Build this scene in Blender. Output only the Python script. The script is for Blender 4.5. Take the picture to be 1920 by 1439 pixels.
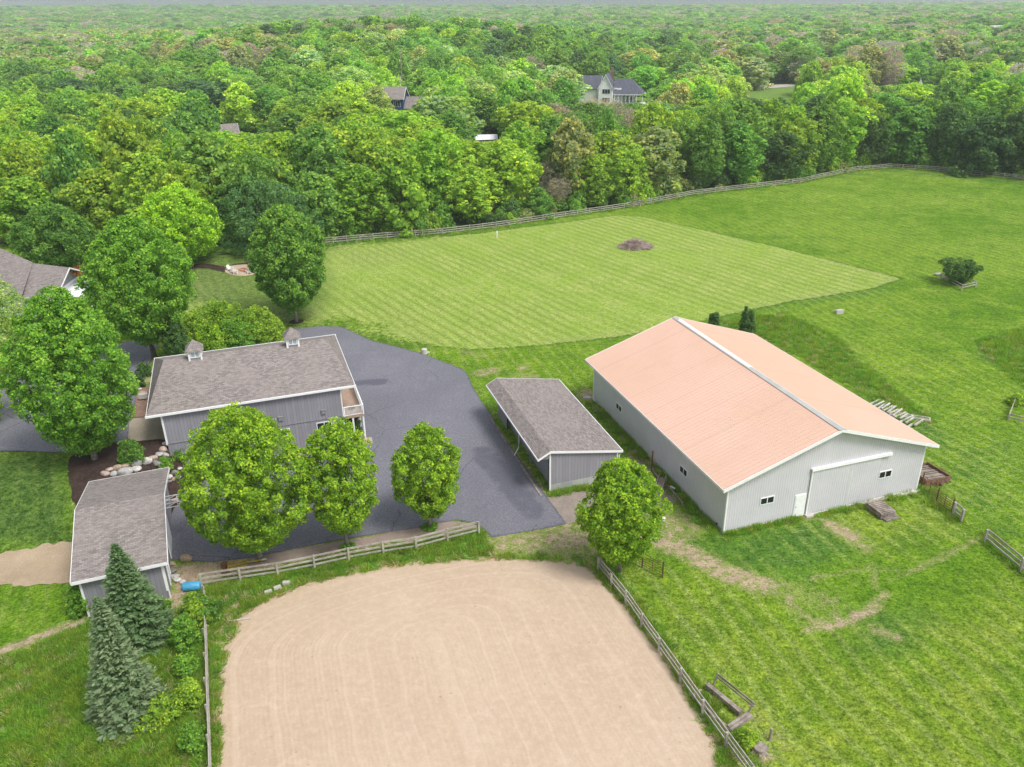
import bpy, bmesh, math, random
import numpy as np
from mathutils import Vector, Matrix, Euler
from mathutils.geometry import delaunay_2d_cdt
R = math.radians
for o in list(bpy.data.objects): bpy.data.objects.remove(o)
sc = bpy.context.scene
COL = sc.collection
# ---------------------------------------------------------------- camera, sky, sun, exposure
FPX, PIT, ROLL, CH = 1522.15, .4364, -.0168, 40.0
cam_d = bpy.data.cameras.new('camera'); cam = bpy.data.objects.new('camera', cam_d); COL.objects.link(cam)
cam_d.sensor_fit = 'HORIZONTAL'; cam_d.sensor_width = 36; cam_d.lens = 36*FPX/1920
cam_d.clip_start = .5; cam_d.clip_end = 20000
cam.rotation_mode = 'XYZ'
cam.matrix_world = Matrix.Translation((0, 0, CH)) @ Matrix.Rotation(R(90)-PIT, 4, 'X') @ Matrix.Rotation(ROLL, 4, 'Z')
sc.camera = cam
SUN_EL, SUN_AZ = R(57), R(128)          # azimuth clockwise from +Y
world = bpy.data.worlds.new('World'); sc.world = world; world.use_nodes = True
nt = world.node_tree; nt.nodes.clear()
sky = nt.nodes.new('ShaderNodeTexSky'); sky.sky_type = 'NISHITA'; sky.sun_disc = False
sky.sun_elevation = SUN_EL; sky.sun_rotation = SUN_AZ; sky.air_density = 1.0; sky.dust_density = 4.0; sky.ozone_density = 1.0; sky.altitude = 300
bg = nt.nodes.new('ShaderNodeBackground'); bg.inputs['Strength'].default_value = .15
wo = nt.nodes.new('ShaderNodeOutputWorld')
hs = nt.nodes.new('ShaderNodeHueSaturation'); hs.inputs['Saturation'].default_value = .38
nt.links.new(sky.outputs[0], hs.inputs['Color'])
nt.links.new(hs.outputs[0], bg.inputs[0]); nt.links.new(bg.outputs[0], wo.inputs[0])
sun_d = bpy.data.lights.new('sun', 'SUN'); sun_d.energy = 2.0; sun_d.angle = R(18); sun_d.color = (1, .975, .94)
sun = bpy.data.objects.new('sun', sun_d); COL.objects.link(sun)
sdir = Vector((math.sin(SUN_AZ)*math.cos(SUN_EL), math.cos(SUN_AZ)*math.cos(SUN_EL), math.sin(SUN_EL)))
sun.rotation_euler = sdir.to_track_quat('Z', 'Y').to_euler(); sun.location = (0, 0, 300)
sc.view_settings.view_transform = 'Standard'; sc.view_settings.look = 'None'
sc.view_settings.exposure = .42; sc.view_settings.gamma = 1
sc.render.engine = 'CYCLES'
cy = sc.cycles; cy.max_bounces = 5; cy.diffuse_bounces = 3; cy.glossy_bounces = 2; cy.transmission_bounces = 3
cy.transparent_max_bounces = 8; cy.volume_bounces = 2; cy.caustics_reflective = False; cy.caustics_refractive = False
cy.use_adaptive_sampling = True; cy.adaptive_threshold = .02
try: cy.use_denoising = True; cy.denoiser = 'OPENIMAGEDENOISE'
except Exception: pass
cy.sample_clamp_indirect = 5

# ---------------------------------------------------------------- terrain and picking points on it
def sst(t): t = np.clip(t, 0, 1); return t*t*(3-2*t)
def hT(x, y):
    x = np.asarray(x, float); y = np.asarray(y, float)
    w = 3.6 + 11*sst((y-84)/14)
    xe = -30.2 - 6*sst((y-84)/14) - 1.5*sst((66-y)/6)
    t = 2.75*sst((xe-x)/w)*sst((y-52.5)/9)*(1-sst((y-150)/60))
    r = np.hypot(x, y)
    hill = 13*np.exp(-(np.abs(x+62)/125)**3-((y-520)/130)**2) + 5*np.exp(-((x+300)/220)**2-((y-640)/170)**2) + 7*np.exp(-((x+150)/110)**2-((y-700)/150)**2)
    far = 52*sst((r-1100)/2600)*(1-.80*sst((x/np.maximum(r, 1)+.45)/1.0))
    und = .5*np.sin(x/21+y/33)*sst((r-170)/80) + 3*np.sin(x/170+1)*np.sin(y/210)*sst((r-350)/300)
    return t + hill + far + und
def ray(px, py):
    a = px-960; b = py-719.5; cr, sr = math.cos(ROLL), math.sin(ROLL)
    x = a*cr+b*sr; y = -a*sr+b*cr; c, s = math.cos(PIT), math.sin(PIT)
    return np.array([x/FPX, c-(y/FPX)*s, -s-(y/FPX)*c])
def G(px, py, dz=0.):
    """the point of the terrain (raised by dz) seen at a pixel of the photograph"""
    d = ray(px, py); z = dz
    p = None
    for k in range(40):
        t = (z-CH)/d[2]; p = d*t; z += .5*(float(hT(p[0], p[1]))+dz-z)
    return Vector((p[0], p[1], z))
def GP(pts): return [tuple(G(*p)[:2]) for p in pts]
def proj(P):
    P = np.atleast_2d(np.asarray(P, float)); x, y, z = P[:, 0], P[:, 1], P[:, 2]-CH
    c, s = math.cos(PIT), math.sin(PIT); d = y*c-z*s; u = y*s+z*c
    px = FPX*x/d; py = -FPX*u/d; cr, sr = math.cos(ROLL), math.sin(ROLL)
    return np.stack([960+px*cr-py*sr, 719.5+px*sr+py*cr], 1)
def sd_poly(P, poly):
    """signed distance, positive inside"""
    P = np.asarray(P, float); poly = np.asarray(poly, float)
    dmin = np.full(len(P), 1e9); ins = np.zeros(len(P), bool); n = len(poly)
    for i in range(n):
        a = poly[i]; b = poly[(i+1) % n]; e = b-a
        t = np.clip(((P-a)@e)/max(e@e, 1e-9), 0, 1); q = P-(a+t[:, None]*e)
        dmin = np.minimum(dmin, (q*q).sum(1))
        c = ((a[1] > P[:, 1]) != (b[1] > P[:, 1]))
        if abs(e[1]) > 1e-12: ins ^= c & (P[:, 0] < (b[0]-a[0])*(P[:, 1]-a[1])/(e[1])+a[0])
    d = np.sqrt(dmin); return np.where(ins, d, -d)
def d_line(P, line):
    P = np.asarray(P, float); line = np.asarray(line, float); dm = np.full(len(P), 1e9)
    for a, b in zip(line[:-1], line[1:]):
        e = b-a; t = np.clip(((P-a)@e)/max(e@e, 1e-9), 0, 1); q = P-(a+t[:, None]*e); dm = np.minimum(dm, (q*q).sum(1))
    return np.sqrt(dm)

# ---------------------------------------------------------------- materials
class N:
    """small helper round a material's node tree"""
    def __init__(s, name, rough=.8, spec=.3):
        s.m = bpy.data.materials.new(name); s.m.use_nodes = True; s.t = s.m.node_tree
        s.b = s.t.nodes['Principled BSDF']; s.b.inputs['Roughness'].default_value = rough
        s.b.inputs['Specular IOR Level'].default_value = spec; s.out = s.t.nodes['Material Output']
    def n(s, typ, **kw):
        n = s.t.nodes.new('ShaderNode'+typ)
        for k, v in kw.items(): setattr(n, k, v)
        return n
    def set(s, sock, v):
        if isinstance(v, bpy.types.NodeSocket): s.t.links.new(v, sock)
        elif v is not None:
            if isinstance(v, (tuple, list)) and len(v) == 3 and sock.type == 'RGBA': v = (*v, 1)
            sock.default_value = v
    def pos(s): return s.n('NewGeometry').outputs['Position']
    def obj(s): return s.n('TexCoord').outputs['Object']
    def onrm(s): return s.n('TexCoord').outputs['Normal']
    def noise(s, vec, scale, detail=3, rough=.55, scl=None, dist=0):
        if scl:
            m = s.n('VectorMath', operation='MULTIPLY'); s.set(m.inputs[0], vec); m.inputs[1].default_value = scl; vec = m.outputs[0]
        n = s.n('TexNoise'); s.set(n.inputs['Vector'], vec); n.inputs['Scale'].default_value = scale
        n.inputs['Detail'].default_value = detail; n.inputs['Roughness'].default_value = rough; n.inputs['Distortion'].default_value = dist
        return n.outputs['Fac']
    def ramp(s, f, a, b):
        n = s.n('MapRange'); n.interpolation_type = 'SMOOTHSTEP'; s.set(n.inputs[0], f); n.inputs[1].default_value = a; n.inputs[2].default_value = b
        return n.outputs[0]
    def math(s, op, a, b=None, c=None):
        n = s.n('Math', operation=op); s.set(n.inputs[0], a); s.set(n.inputs[1], b); s.set(n.inputs[2], c); return n.outputs[0]
    def mix(s, f, a, b, mode='MIX'):
        n = s.n('Mix', data_type='RGBA', blend_type=mode); s.set(n.inputs[0], f); s.set(n.inputs[6], a); s.set(n.inputs[7], b); return n.outputs[2]
    def tex(s, c, f, lo, hi, a, b, tint=(1, 1, 1)):
        n = s.n('MapRange'); s.set(n.inputs[0], f); n.inputs[1].default_value = lo; n.inputs[2].default_value = hi; n.inputs[3].default_value = a; n.inputs[4].default_value = b
        v = n.outputs[0]; k = s.comb(s.math('POWER', v, tint[0]), s.math('POWER', v, tint[1]), s.math('POWER', v, tint[2])); return s.mix(1., c, k, 'MULTIPLY')
    def sep(s, v): n = s.n('SeparateXYZ'); s.set(n.inputs[0], v); return n.outputs
    def comb(s, x, y, z):
        n = s.n('CombineXYZ'); s.set(n.inputs[0], x); s.set(n.inputs[1], y); s.set(n.inputs[2], z); return n.outputs[0]
    def attr(s, name, typ='GEOMETRY'): n = s.n('Attribute', attribute_name=name); n.attribute_type = typ; return n.outputs
    def bump(s, h, strength=.4, dist=.05):
        n = s.n('Bump'); n.inputs['Strength'].default_value = strength; n.inputs['Distance'].default_value = dist
        s.set(n.inputs['Height'], h); s.t.links.new(n.outputs[0], s.b.inputs['Normal'])
    def col(s, c): s.set(s.b.inputs['Base Color'], c); return s.m
def val(c, k): return tuple(min(1, v*k) for v in c[:3])

def m_plain(name, c, rough=.7, spec=.3, var=.12, scale=3., metal=0, bump=0):
    s = N(name, rough, spec); p = s.obj(); f = s.noise(p, scale, 4, .6); f2 = s.noise(p, scale*9, 2)
    a = s.mix(s.ramp(f, .3, .7), val(c, 1-var), val(c, 1+var)); a = s.mix(s.math('MULTIPLY', f2, .35), a, val(c, 1-var*1.5))
    s.b.inputs['Metallic'].default_value = metal
    if bump: s.bump(f2, bump, .02)
    return s.col(a)
M = {}
M['white'] = m_plain('white_paint', (.82, .82, .82), .5, .4, .05)
M['galv'] = m_plain('galvanised_cap', (.50, .49, .46), .55, .4, .1, .7)
M['black'] = m_plain('black_rubber', (.02, .02, .02), .8, .2)
M['rust'] = m_plain('rusty_steel', (.17, .085, .045), .8, .3, .35, 6)
M['yellow'] = m_plain('worn_yellow_paint', (.45, .32, .03), .6, .4, .3, 6)
M['blue_plastic'] = m_plain('blue_plastic', (.07, .33, .56), .35, .5, .12, 4)
M['concrete_block'] = m_plain('concrete_block', (.50, .48, .44), .9, .2, .12, 5, bump=.4)
M['glass'] = m_plain('dark_window_glass', (.012, .016, .02), .08, .6, .2)
M['grey_glass'] = m_plain('cupola_glass', (.36, .42, .46), .15, .6, .1)
M['metal_dark'] = m_plain('dark_metal', (.05, .05, .055), .5, .5, .2)
M['vent'] = m_plain('grey_vent', (.24, .245, .25), .6, .3, .1)
M['brick'] = m_plain('brown_chimney', (.25, .15, .12), .9, .2, .3, 3)
M['pale_bark'] = m_plain('grey_bark', (.30, .27, .24), .95, .1, .3, 4, bump=.5)
M['bark'] = m_plain('brown_bark', (.12, .095, .075), .95, .1, .35, 4, bump=.5)
M['red_stuff'] = m_plain('terracotta_clay', (.45, .22, .15), .8, .2, .2, 5)

def m_wood(name, c1, c2):
    s = N(name, .9, .15); p = s.pos(); f = s.noise(p, 1.3, 4, .7); g = s.noise(p, 14, 3, .7)
    a = s.mix(s.ramp(f, .35, .65), c1, c2); a = s.mix(s.ramp(g, .5, .75), a, val(c1, .55)); s.bump(g, .4, .01); return s.col(a)
M['fence_wood'] = m_wood('weathered_fence_wood', (.33, .295, .255), (.47, .44, .39))
M['old_wood'] = m_wood('old_grey_wood', (.20, .165, .14), (.36, .31, .27))
M['pale_wood'] = m_wood('bleached_wood', (.40, .37, .33), (.60, .57, .53))

def m_siding(name, c, pitch=.2, groove=.06, dark=.62, var=.07):
    """vertical board siding: dark grooves, boards of slightly different shade"""
    s = N(name, .75, .3); p = s.obj(); x, y, z = s.sep(p); nx, ny, nz = s.sep(s.onrm())
    side = s.math('GREATER_THAN', s.math('ABSOLUTE', nx), .7)
    u = s.math('ADD', s.math('MULTIPLY', x, s.math('SUBTRACT', 1, side)), s.math('MULTIPLY', y, side))
    k = s.math('DIVIDE', u, pitch); fr = s.math('FRACT', s.math('ADD', k, 500)); fl = s.math('FLOOR', k)
    g = s.math('LESS_THAN', fr, groove/pitch*.5)
    wn = s.n('TexWhiteNoise', noise_dimensions='1D'); s.set(wn.inputs['W'], fl)
    st = s.noise(s.comb(u, 0, s.math('MULTIPLY', z, .12)), 5, 3, .6); big = s.noise(p, .35, 3)
    a = s.mix(wn.outputs['Value'], val(c, 1-var), val(c, 1+var)); a = s.mix(s.ramp(st, .45, .8), a, val(c, .82))
    a = s.mix(s.math('MULTIPLY', s.ramp(big, .4, .75), .35), a, val(c, 1.25)); a = s.mix(g, a, val(c, dark)); return s.col(a)
M['grey_siding'] = m_siding('grey_board_siding', (.262, .258, .285), .3, .05, .6)
M['band_wall'] = m_siding('weathered_base_boards', (.34, .35, .33), 1.1, .03, .7, .2)
M['blue_siding'] = m_siding('deep_blue_siding', (.02, .06, .16), .3)
M['white_siding'] = m_siding('white_house_siding', (.84, .84, .82), .3, .03, .85, .03)

def m_steel_wall():
    s = N('ribbed_steel_wall', .5, .4); p = s.obj(); c = (.60, .585, .625)
    f = s.noise(p, .5, 3); g = s.noise(p, 22, 2, .7)
    z = s.sep(p)[2]
    low = s.math('MULTIPLY', s.ramp(s.math('ADD', z, s.math('MULTIPLY', s.noise(p, 1.5, 3), .5)), .75, .2), .35)
    a = s.mix(s.ramp(f, .35, .7), val(c, .95), val(c, 1.05)); a = s.mix(s.math('MULTIPLY', g, .25), a, val(c, .85))
    a = s.mix(low, a, (.33, .32, .27)); return s.col(a)
M['steel_wall'] = m_steel_wall()
M['steel_rib'] = m_plain('steel_wall_rib', (.73, .71, .73), .45, .4, .05)
def m_barn_roof():
    s = N('salmon_steel_roof', .45, .35); p = s.obj(); c = (.69, .465, .350)
    f = s.noise(p, .12, 4); g = s.noise(p, 1.2, 4, .6, scl=(.25, 2.2, 1))
    x, y, z = s.sep(p); fr = s.math('FRACT', s.math('ADD', s.math('DIVIDE', y, .46), 500.1)); rib = s.math('LESS_THAN', fr, .24)
    a = s.mix(s.ramp(f, .35, .65), val(c, .97), (.705, .485, .385)); a = s.mix(s.math('MULTIPLY', s.ramp(g, .45, .75), .3), a, (.70, .48, .37))
    stk = s.noise(p, 1.1, 4, .65, scl=(.10, 1.5, 1)); a = s.mix(s.math('MULTIPLY', s.ramp(stk, .5, .72), .35), a, (.56, .40, .32)); a = s.mix(s.math('MULTIPLY', s.ramp(s.noise(p, 9, 2, .7), .6, .7), .25), a, (.50, .36, .28)); a = s.mix(rib, a, val(c, .93)); fr2 = s.math('FRACT', s.math('ADD', s.math('DIVIDE', y, 3.6), 500.3))
    a = s.mix(s.math('MULTIPLY', s.math('LESS_THAN', fr2, .02), .5), a, val(c, .7)); return s.col(a)
M['barn_roof'] = m_barn_roof()
def m_shingle(name, c, warm):
    s = N(name, .95, .15); p = s.obj(); x, y, z = s.sep(p); nx, ny, nz = s.sep(s.onrm())
    side = s.math('GREATER_THAN', s.math('ABSOLUTE', nx), s.math('ABSOLUTE', ny))
    ns = s.math('SUBTRACT', 1, side)
    u = s.math('ADD', s.math('MULTIPLY', x, ns), s.math('MULTIPLY', y, side))
    v = s.math('ADD', s.math('MULTIPLY', y, ns), s.math('MULTIPLY', x, side))
    br = s.n('TexBrick'); s.set(br.inputs['Vector'], s.comb(u, v, 0)); br.inputs['Scale'].default_value = 1
    br.inputs['Brick Width'].default_value = .36; br.inputs['Row Height'].default_value = .16; br.inputs['Mortar Size'].default_value = .012
    br.inputs['Color1'].default_value = (*val(c, .68), 1); br.inputs['Color2'].default_value = (*val(c, 1.38), 1); br.inputs['Mortar'].default_value = (*val(c, .55), 1)
    br.inputs['Bias'].default_value = 0
    f = s.noise(p, .25, 4, .6); g = s.noise(p, 5, 3, .7, scl=(1, 2, 1)); h = s.noise(p, 1.1, 3)
    a = s.mix(s.ramp(f, .35, .7), br.outputs['Color'], s.mix(.5, br.outputs['Color'], warm))
    a = s.mix(s.math('MULTIPLY', s.ramp(g, .45, .72), .6), a, val(c, 1.6)); a = s.mix(s.math('MULTIPLY', s.ramp(h, .55, .8), .3), a, val(c, .6))
    s.bump(br.outputs['Fac'], -.3, .02); return s.col(a)
M['shingle'] = m_shingle('taupe_asphalt_shingles', (.225, .198, .186), (.25, .215, .20))
M['shingle_dark'] = m_shingle('slate_blue_shingles', (.105, .108, .14), (.12, .12, .15))
M['white_ribbed'] = m_siding('white_ribbed_metal', (.80, .80, .84), .35, .08, .8, .04)

def m_leaf(name, instancer=False):
    s = N(name, .65, .25); a = s.attr('lc')['Color']
    tint = s.attr('tint', 'INSTANCER')['Color'] if instancer else s.n('ObjectInfo').outputs['Color']
    c = s.mix(1., a, tint, 'MULTIPLY'); s.set(s.b.inputs['Base Color'], c)
    tr = s.n('BsdfTranslucent'); s.set(tr.inputs['Color'], s.mix(1., c, (1.25, 1.3, .6), 'MULTIPLY'))
    mx = s.n('MixShader'); mx.inputs[0].default_value = .45
    s.t.links.new(s.b.outputs[0], mx.inputs[1]); s.t.links.new(tr.outputs[0], mx.inputs[2]); s.t.links.new(mx.outputs[0], s.out.inputs[0]); return s.m
M['leaf'] = m_leaf('leaves'); M['leaf_far'] = m_leaf('leaves_of_distant_trees', True)

# ---------------------------------------------------------------- mesh helpers
class MB:
    def __init__(s): s.v = []; s.f = []; s.starts = []
    def add(s, vs, fs):
        b = len(s.v); s.starts.append(b); s.v += [tuple(map(float, p)) for p in vs]; s.f += [tuple(i+b for i in f) for f in fs]; return s
    def box(s, x0, y0, z0, x1, y1, z1):
        v = [(x, y, z) for z in (z0, z1) for y in (y0, y1) for x in (x0, x1)]
        return s.add(v, [(0, 2, 3, 1), (4, 5, 7, 6), (0, 1, 5, 4), (2, 6, 7, 3), (0, 4, 6, 2), (1, 3, 7, 5)])
    def prism(s, pts, d):
        d = Vector(d); n = len(pts); P = [Vector(p) for p in pts]; Q = [p+d for p in P]
        nrm = sum(((P[i]-P[0]).cross(P[(i+1) % n]-P[0]) for i in range(1, n)), Vector())
        if nrm.dot(d) > 0: P, Q = Q, P
        fs = [tuple(range(n)), tuple(range(2*n-1, n-1, -1))]+[(i, n+i, n+(i+1) % n, (i+1) % n) for i in range(n)]
        return s.add(P+Q, fs)
    def bar(s, a, b, w, h=None, up=(0, 0, 1)):
        """rectangular bar from a to b, width w across, height h"""
        a, b = Vector(a), Vector(b); h = h or w; d = (b-a).normalized(); u = Vector(up)
        if abs(d.dot(u)) > .98: u = Vector((0, 1, 0))
        r = d.cross(u).normalized(); u = r.cross(d); r *= w/2; u *= h/2
        v = [a-r-u, a+r-u, a+r+u, a-r+u, b-r-u, b+r-u, b+r+u, b-r+u]
        return s.add(v, [(0, 1, 2, 3), (4, 7, 6, 5), (0, 4, 5, 1), (1, 5, 6, 2), (2, 6, 7, 3), (3, 7, 4, 0)])
    def tube(s, pts, rad, n=8, caps=True):
        pts = [Vector(p) for p in pts]; rad = rad if hasattr(rad, '__len__') else [rad]*len(pts); rings = []
        for i, p in enumerate(pts):
            d = (pts[min(i+1, len(pts)-1)]-pts[max(i-1, 0)]).normalized(); u = Vector((0, 0, 1)) if abs(d.z) < .9 else Vector((1, 0, 0))
            r = d.cross(u).normalized(); u = r.cross(d)
            rings.append([p+(r*math.cos(2*math.pi*k/n)+u*math.sin(2*math.pi*k/n))*rad[i] for k in range(n)])
        v = [q for r_ in rings for q in r_]; f = []
        for i in range(len(pts)-1):
            for k in range(n): a = i*n+k; b = i*n+(k+1) % n; f.append((a, b, b+n, a+n))
        if caps: f += [tuple(range(n-1, -1, -1)), tuple(range((len(pts)-1)*n, len(pts)*n))]
        return s.add(v, f)
    def each(s, name, mat, parent=None):
        """one object per added piece"""
        for (b0, b1, fs) in s.pieces():
            m = MB(); m.add(s.v[b0:b1], [tuple(i-b0 for i in f) for f in fs]); m.build(name, mat, parent)
    def pieces(s):
        out = []; st = s.starts+[len(s.v)]
        for a, b in zip(st[:-1], st[1:]): out.append((a, b, [f for f in s.f if a <= f[0] < b]))
        return out
    def build(s, name, mat, parent=None, smooth=False):
        me = bpy.data.meshes.new(name); me.from_pydata(s.v, [], s.f); me.update()
        if mat: me.materials.append(mat)
        if smooth: me.polygons.foreach_set('use_smooth', [True]*len(me.polygons))
        o = bpy.data.objects.new(name, me); COL.objects.link(o)
        if parent: o.parent = parent
        return o
def tag(o, label=None, cat=None, group=None, kind=None):
    if label: o['label'] = label
    if cat: o['category'] = cat
    if group: o['group'] = group
    if kind: o['kind'] = kind
    return o
def empty(name, loc, rz=0, label=None, cat=None, group=None):
    o = bpy.data.objects.new(name, None); COL.objects.link(o); o.location = loc; o.rotation_euler = (0, 0, rz)
    o.empty_display_size = .5
    return tag(o, label, cat, group)
KIDS = {}
def copy_tree(o, parent=None):
    c = o.copy(); COL.objects.link(c)
    if parent: c.parent = parent
    for ch in [k for k in list(bpy.data.objects) if k.parent == o] if o.name not in KIDS else KIDS[o.name]: copy_tree(ch, c)
    return c
def np_mesh(name, V, F, mat, colors=None, smooth=False):
    """fast mesh from arrays; F (n,4) or (n,3); colors per vertex (n,3)"""
    me = bpy.data.meshes.new(name); k = F.shape[1]
    me.vertices.add(len(V)); me.vertices.foreach_set('co', V.astype('f').ravel())
    me.loops.add(F.size); me.loops.foreach_set('vertex_index', F.astype('i').ravel())
    me.polygons.add(len(F)); me.polygons.foreach_set('loop_start', np.arange(0, F.size, k, dtype='i')); me.polygons.foreach_set('loop_total', np.full(len(F), k, 'i'))
    if colors is not None:
        a = me.attributes.new('lc', 'FLOAT_COLOR', 'POINT'); a.data.foreach_set('color', np.concatenate([colors, np.ones((len(V), 1))], 1).astype('f').ravel())
    if smooth: me.polygons.foreach_set('use_smooth', np.ones(len(F), bool))
    me.update(calc_edges=True)
    if mat: me.materials.append(mat)
    return me
def link(name, me, parent=None, loc=None):
    o = bpy.data.objects.new(name, me); COL.objects.link(o)
    if parent: o.parent = parent
    if loc is not None: o.location = loc
    return o
# ================================================================ the ground
FENCE_PX = [(600, 459), (700, 450), (830, 440), (930, 428), (1060, 408), (1170, 392), (1300, 367), (1420, 353), (1500, 344), (1530, 337), (1600, 322), (1670, 316)]
FENCE2_PX = [(1670, 316), (1760, 322), (1840, 331), (1925, 339)]
MOWN = GP([(340, 492), (420, 474), (520, 474), (600, 468), (640, 462), (900, 438), (1160, 404), (1210, 408), (1450, 462), (1600, 500), (1688, 522), (1640, 540), (1500, 562), (1400, 582), (1290, 608), (1150, 632), (1000, 648), (880, 655), (760, 640), (700, 618), (640, 600), (560, 610), (500, 602), (345, 575)])
ARENA_PX = [(404, 1439), (402, 1330), (410, 1250), (432, 1182), (468, 1136), (525, 1112), (600, 1088), (700, 1066), (800, 1053), (900, 1048), (1000, 1048), (1085, 1054), (1112, 1066), (1156, 1113), (1207, 1170), (1248, 1222), (1299, 1310), (1364, 1439), (1440, 1620), (900, 1660), (390, 1620)]
ARENA = GP(ARENA_PX)
def axis(parts):
    out = []
    for a, b, n in parts: out += list(np.linspace(a, b, n, endpoint=False))
    return out
def stretch(a, first, ratio, end):
    out = [a]; st = first
    while abs(out[-1]) < end: out.append(out[-1]+st); st *= ratio
    return out[1:]
xs = sorted(stretch(-70, -.8, 1.13, 4600))+list(np.arange(-70, 112, .5))+stretch(111.5, .8, 1.13, 4600)
ys = sorted(stretch(14, -.8, 1.3, 60))+list(np.arange(14, 150, .5))+stretch(149.5, .7, 1.06, 4300)
xs, ys = np.array(xs), np.array(ys); nx, ny = len(xs), len(ys)
XX, YY = np.meshgrid(xs, ys); P2 = np.stack([XX.ravel(), YY.ravel()], 1)
V = np.concatenate([P2, hT(P2[:, 0], P2[:, 1])[:, None]], 1)
idx = np.arange(nx*ny).reshape(ny, nx)
F = np.stack([idx[:-1, :-1].ravel(), idx[:-1, 1:].ravel(), idx[1:, 1:].ravel(), idx[1:, :-1].ravel()], 1)
gme = np_mesh('ground', V, F, None, smooth=True)
near = (np.abs(P2[:, 0]) < 260) & (P2[:, 1] < 420)
def attr_field(name, fn, default=0.):
    a = np.full(len(P2), default); a[near] = fn(P2[near]); at = gme.attributes.new(name, 'FLOAT', 'POINT'); at.data.foreach_set('value', a.astype('f'))
def lines(P, L):
    out = np.zeros(len(P))
    for pts, w, amt in L:
        d = d_line(P, GP(pts)) if len(pts) > 1 else np.hypot(*(P-np.array(GP(pts)[0])).T)
        out = np.maximum(out, amt*(1-sst((d/w-.35)/1.3)))
    return out
def polys(P, L):
    out = np.zeros(len(P))
    for pts, soft, amt in L: out = np.maximum(out, amt*sst(sd_poly(P, GP(pts))/soft*.5+.5))
    return out
attr_field('mown', lambda P: sd_poly(P, MOWN)/(1+9*sst((-8-P[:, 0])/14)), -50.)
DIRT_L = [([(1040, 1010), (1120, 1010), (1210, 1003), (1290, 1035), (1360, 1075), (1430, 1098)], 1.25, .88), ([(1430, 1098), (1500, 1112), (1560, 1130)], 1.3, .48),
  ([(1470, 1118), (1500, 1150), (1530, 1168), (1570, 1160)], .4, .75), ([(1510, 1182), (1570, 1172), (1620, 1145), (1665, 1112)], .34, .8), ([(1550, 1180), (1600, 1165), (1650, 1140)], .35, .8), ([(1640, 1180), (1680, 1195)], .6, .7),
  ([(1520, 1085), (1640, 1065), (1700, 1075), (1790, 1030), (1850, 1005)], .28, .62), ([(1660, 1090), (1750, 1060), (1840, 1010)], .22, .5),
  ([(1563, 988), (1590, 1003), (1600, 1010)], 1.0, .85), ([(1625, 1030)], .7, .75), ([(1545, 975)], .6, .6), ([(1635, 1060), (1640, 1105)], .35, .6),
  ([(980, 690)], .8, .85), ([(900, 700), (925, 695)], 1.2, .7), ([(975, 705), (1000, 706)], 1.0, .6), ([(870, 660), (905, 668)], .8, .55), ([(1100, 738), (1103, 745)], 1.2, .9), ([(1150, 770), (1180, 815), (1215, 850)], .5, .6),
  ([(0, 1222), (60, 1200), (110, 1180), (150, 1166)], .55, .95), ([(60, 1208), (110, 1185)], .8, .8), ([(165, 1275), (150, 1310), (135, 1350)], 1.0, .9), ([(330, 1120), (325, 1160), (322, 1195)], 1.0, .9), ([(402, 1110), (396, 1200), (392, 1330), (394, 1439)], .5, .75), ([(30, 1250), (55, 1243)], .5, .5),
  ([(330, 1110), (325, 1150), (330, 1190)], 1.2, .85), ([(405, 1180), (400, 1280), (398, 1439)], .7, .62), ([(320, 1400), (350, 1439)], .8, .6), ([(335, 1240), (330, 1290)], .7, .5),
  ([(470, 1120), (420, 1160), (405, 1200)], .9, .7), ([(560, 1095), (640, 1078), (760, 1058)], .5, .6), ([(1120, 1060), (1170, 1120), (1240, 1215), (1330, 1370), (1372, 1439)], .75, .72),
  ([(1390, 1405), (1420, 1420)], 1.0, .8), ([(1410, 1330), (1470, 1400)], .6, .45), ([(350, 1135), (560, 1090)], .6, .4),
  ([(925, 800), (1060, 985)], .55, .85), ([(1190, 985), (1240, 1000), (1280, 985)], 2.0, .66), ([(1240, 970)], 2.2, .62), ([(1300, 905), (1330, 960)], .4, .4), ([(1395, 965), (1440, 990)], .3, .3),
  ([(1510, 968), (1530, 966)], .6, .9), ([(1620, 945), (1720, 920)], .35, .9), ([(250, 750), (275, 700)], 1.4, .7), ([(1500, 655)], .4, .3)]
DIRT_P = [([(322, 1060), (400, 1050), (470, 1043), (560, 1026), (700, 1003), (760, 988), (830, 980), (890, 984), (905, 1000), (800, 1016), (600, 1052), (440, 1085), (378, 1098), (350, 1120), (322, 1100)], .5, 1.0),
  ([(905, 1002), (1000, 985), (1100, 978), (1140, 1000), (1135, 1040), (1090, 1052), (1000, 1046), (920, 1046), (900, 1030)], 1.2, .72), ([(1185, 830), (1225, 850), (1240, 890), (1290, 945), (1230, 950), (1160, 900)], .6, .8)]
ARC = np.array(ARENA+ARENA[:1])
attr_field('dirt', lambda P: np.maximum(np.maximum(lines(P, DIRT_L), polys(P, DIRT_P)), .62*(1-sst((d_line(P, ARC)-.15)/1.1))))
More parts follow.
